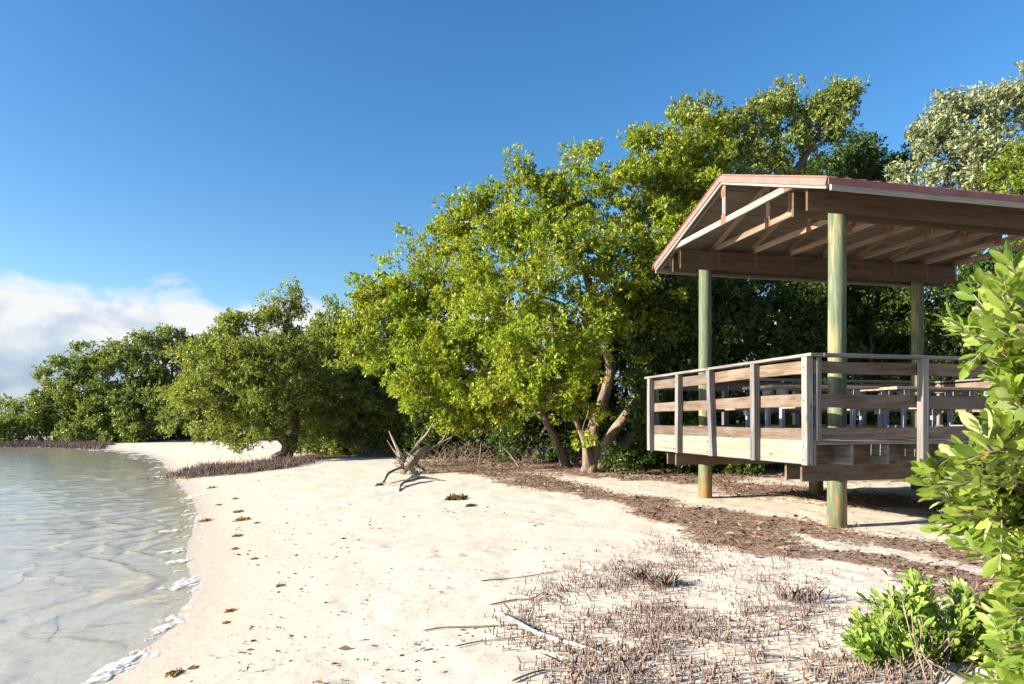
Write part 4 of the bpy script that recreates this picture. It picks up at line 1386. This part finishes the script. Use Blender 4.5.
for (a, b_, w, mt, lab) in weeds:
    g = G(a, b_); r = w * g[1] / F * random.uniform(.36, .5)
    n = int(90 + 12 * w)
    x = g[0] + np.clip(rng.normal(size=n), -1.5, 1.5) * r * .42; y = g[1] + np.clip(rng.normal(size=n), -1.5, 1.5) * r * .6
    hh = np.exp(-(((x - g[0]) / r) ** 2 + ((y - g[1]) / r) ** 2))
    p = np.stack([x, y, ground(x, y) + rng.random(n) * r * .16 * hh + .002], 1)
    dv = rng.normal(size=(n, 3)) * np.array([1, 1, .35])
    blades('seaweed_clump', p, dv, rng.uniform(.3, .7, n) * r, .32, rng.random(n), M[mt], lab, 'seaweed', None, 'seaweed clumps on the sand', origin=g)
# specks of debris
n = 7000
yy = 3.6 + rng.random(n) ** 1.4 * 16
xx = rng.uniform(-.62, .55, n) * yy
sdv = sdist(xx, yy)
m = (sdv > .5) & (fbm(xx * 1.1, yy * 1.1, 91) + .10 * np.exp(-((sdv - 1.6) / .9) ** 2) > .50)
xx, yy = xx[m], yy[m]
blades('beach_debris', np.stack([xx, yy, ground(xx, yy) + .004], 1), rng.normal(size=(len(xx), 3)) * np.array([1, 1, .15]), rng.gamma(2.0, .011, len(xx)), .35, rng.random(len(xx)), M['debris'],
       'scattered brown specks of seaweed and twig on the sand', None, 'stuff')
for (a, b_, r, lab) in [(429, 473, .10, 'white bleached fragment beside the driftwood stump'), (490, 483, .09, 'white bleached fragment in the litter right of the driftwood')]:
    g = G(a, b_)
    mb = MB()
    pts = [np.array([-r, 0, .0]), np.array([-.4 * r, .2 * r, .5 * r]), np.array([.3 * r, 0, .45 * r]), np.array([r, -.1 * r, .05])]
    mb.tube(catmull(pts, 5), [.2 * r, .5 * r, .42 * r, .1 * r], 9, .35)
    o = mb.build('coral_fragment', M['white'], None, True); o.location = g; tag(o, lab, 'fragment', 'white fragments')

# foam on the waterline
mb = MB()
NT_, NR_ = 28, 6
th = np.arange(NT_) * 2 * math.pi / NT_
foam_spots = [(102, 680, 16), (114, 672, 18), (126, 663, 24), (134, 658, 16), (168, 626, 18), (176, 619, 14), (188, 608, 11), (190, 598, 6), (186, 585, 18), (194, 579, 16), (195, 590, 9), (180, 571, 8), (182, 561, 13), (176, 552, 13), (185, 549, 8),
              (192, 536, 9), (190, 527, 9), (196, 519, 12), (190, 511, 9), (200, 502, 10), (193, 497, 18), (204, 494, 12), (186, 489, 10), (178, 484, 8), (162, 477, 16), (170, 472, 12), (166, 467, 13), (172, 463, 10), (164, 459, 12), (156, 456.5, 14), (146, 454.5, 14),
              (134, 452.5, 14), (122, 451, 14), (150, 640, 7), (158, 634, 6), (145, 650, 8), (205, 512, 6), (208, 528, 5)]
for q_ in SH[(SH[:, 1] > 9) & (SH[:, 1] < 41) & (SH[:, 0] > -26)]:
    for k in range(2):
        foam_spots.append((np.array([q_[0] + rng.normal() * .25, q_[1] + rng.normal() * .5, 0]), 0, rng.uniform(5, 14)))
for (a, b_, w) in foam_spots:
    g = G(a, b_) if not isinstance(a, np.ndarray) else a
    sx = w * g[1] / F * (1 if not isinstance(a, np.ndarray) else .55)
    for k in range(max(4, int(w * .95))):
        u, v_ = rng.normal() * .34, rng.normal() * .42
        x0 = g[0] + (u + v_ * .3) * sx; y0 = g[1] + v_ * sx * 1.2
        r = sx * rng.choice([.09, .16, .27, .44], p=[.2, .3, .3, .2]) * rng.uniform(.8, 1.2)
        zb = max(gz(x0, y0), 0.004); sd_ = int(rng.integers(1, 9999))
        out = r * (.62 + .85 * fbm(np.cos(th) * 1.6 + 7, np.sin(th) * 1.6 + 7, sd_, 3))
        ang = rng.uniform(-.5, .5); el = rng.uniform(1.0, 2.0)
        hg = min(.007, r * .09)
        V = [[x0, y0, zb + hg]]
        rim = np.concatenate([[0]] + [np.full(NT_, l / NR_) for l in range(1, NR_ + 1)])
        for l in range(1, NR_ + 1):
            f = l / NR_
            X_ = out * f * np.cos(th) * .8; Y_ = out * f * np.sin(th) * el
            xx, yy = x0 + X_ * math.cos(ang) - Y_ * math.sin(ang), y0 + X_ * math.sin(ang) + Y_ * math.cos(ang)
            zz = zb + hg * (1 - f ** 3) * (.35 + 1.2 * vnoise(xx * 32, yy * 32, 3)) - (.006 if l == NR_ else 0)
            V += np.stack([xx, yy, zz], 1).tolist()
        q = [[1 + l * NT_ + i, 1 + (l + 1) * NT_ + i, 1 + (l + 1) * NT_ + (i + 1) % NT_, 1 + l * NT_ + (i + 1) % NT_] for l in range(NR_ - 1) for i in range(NT_)]
        mb.add(V, q=q, t=[[0, 1 + i, 1 + (i + 1) % NT_] for i in range(NT_)], g=np.stack([rim, rim * 0, rim * 0], 1))
o = mb.build('sea_foam', M['foam'], None, True)
tag(o, 'white foam left along the waterline', None, None, 'stuff')

# ------------------------------------------------------------------ sun, sky, camera
EL = math.radians(18.5)
s2 = np.array([-.968, -.25]); s2 /= np.linalg.norm(s2)
sv = Vector((s2[0] * math.cos(EL), s2[1] * math.cos(EL), math.sin(EL)))
L = bpy.data.lights.new('sun', 'SUN'); L.energy = 5.0; L.angle = math.radians(.5); L.color = (1.0, .91, .77)
lo = bpy.data.objects.new('sun', L); COL.objects.link(lo); lo.rotation_euler = (-sv).to_track_quat('-Z', 'Y').to_euler(); lo.location = (-20, -10, 30)

w = bpy.data.worlds.new('World'); SC.world = w; w.use_nodes = True
nt = w.node_tree; nt.nodes.clear()


class WN(NT):
    def __init__(s):
        s.t = nt; s.out = s.n('ShaderNodeOutputWorld')


t = WN()
sky = t.n('ShaderNodeTexSky', sky_type='NISHITA'); sky.sun_disc = False
sky.sun_elevation = EL; sky.sun_rotation = math.atan2(s2[0], s2[1])
sky.air_density = 1.0; sky.dust_density = .6; sky.ozone_density = 2.2
hs = t.n('ShaderNodeHueSaturation'); hs.inputs['Saturation'].default_value = 1.32; hs.inputs['Value'].default_value = 1.40; hs.inputs['Hue'].default_value = .503; t.l(sky.outputs[0], hs.inputs['Color'])
skyc = hs.outputs[0]
co = t.n('ShaderNodeTexCoord').outputs['Generated']
sp = t.n('ShaderNodeSeparateXYZ'); t.l(co, sp.inputs[0])
az = t.math('ARCTAN2', sp.outputs[0], sp.outputs[1]); el = t.math('ARCSINE', sp.outputs[2])
az = t.math('MULTIPLY', az, 57.2958); el = t.math('MULTIPLY', el, 57.2958)
cv = t.n('ShaderNodeCombineXYZ'); t.l(t.math('MULTIPLY', az, .17), cv.inputs[0]); t.l(t.math('MULTIPLY', el, .30), cv.inputs[1])
n1 = t.noise(cv.outputs[0], 1.0, 9, .55, .25)
cv2 = t.n('ShaderNodeCombineXYZ'); t.l(t.math('MULTIPLY', az, .06), cv2.inputs[0]); t.l(t.math('MULTIPLY', el, .12), cv2.inputs[1]); cv2.inputs[2].default_value = 4.3
n2 = t.noise(cv2.outputs[0], 1.0, 3, .5)
# the bank of cumulus low over the sea thins out upward
body = t.math('ADD', t.math('ADD', t.math('MULTIPLY', n1, .85), t.math('MULTIPLY', n2, .2)), t.mapr(el, 6.8, 12.5, .48, -.30))
cm = t.mapr(body, .59, .76, 0, 1)
shade = t.math('ADD', t.mapr(el, 2.8, 8.0, 0, 1), t.math('MULTIPLY', t.math('SUBTRACT', n1, .5), 2.6))
cc = t.ramp(shade, [(.1, (2.4, 3.1, 4.1)), (.5, (3.7, 4.2, 4.9)), (.9, (5.9, 5.85, 5.75))])
fin = t.mix(t.math('MULTIPLY', cm, .92), skyc, cc)
bg = t.n('ShaderNodeBackground'); bg.inputs['Strength'].default_value = .053
t.l(fin, bg.inputs['Color']); t.l(bg.outputs[0], t.out.inputs[0])

cam = bpy.data.cameras.new('camera'); co_ = bpy.data.objects.new('camera', cam); COL.objects.link(co_)
co_.location = (0, 0, EYE); co_.rotation_euler = (math.pi / 2, 0, 0)
cam.sensor_width = 36; cam.lens = 24; cam.shift_y = 79 / 1024; cam.clip_end = 20000; cam.clip_start = .05
SC.camera = co_
SC.view_settings.view_transform = 'Standard'; SC.view_settings.look = 'None'
SC.view_settings.exposure = 1.64; SC.view_settings.gamma = 1; SC.view_settings.use_curve_mapping = False
SC.cycles.max_bounces = 8; SC.cycles.transparent_max_bounces = 12
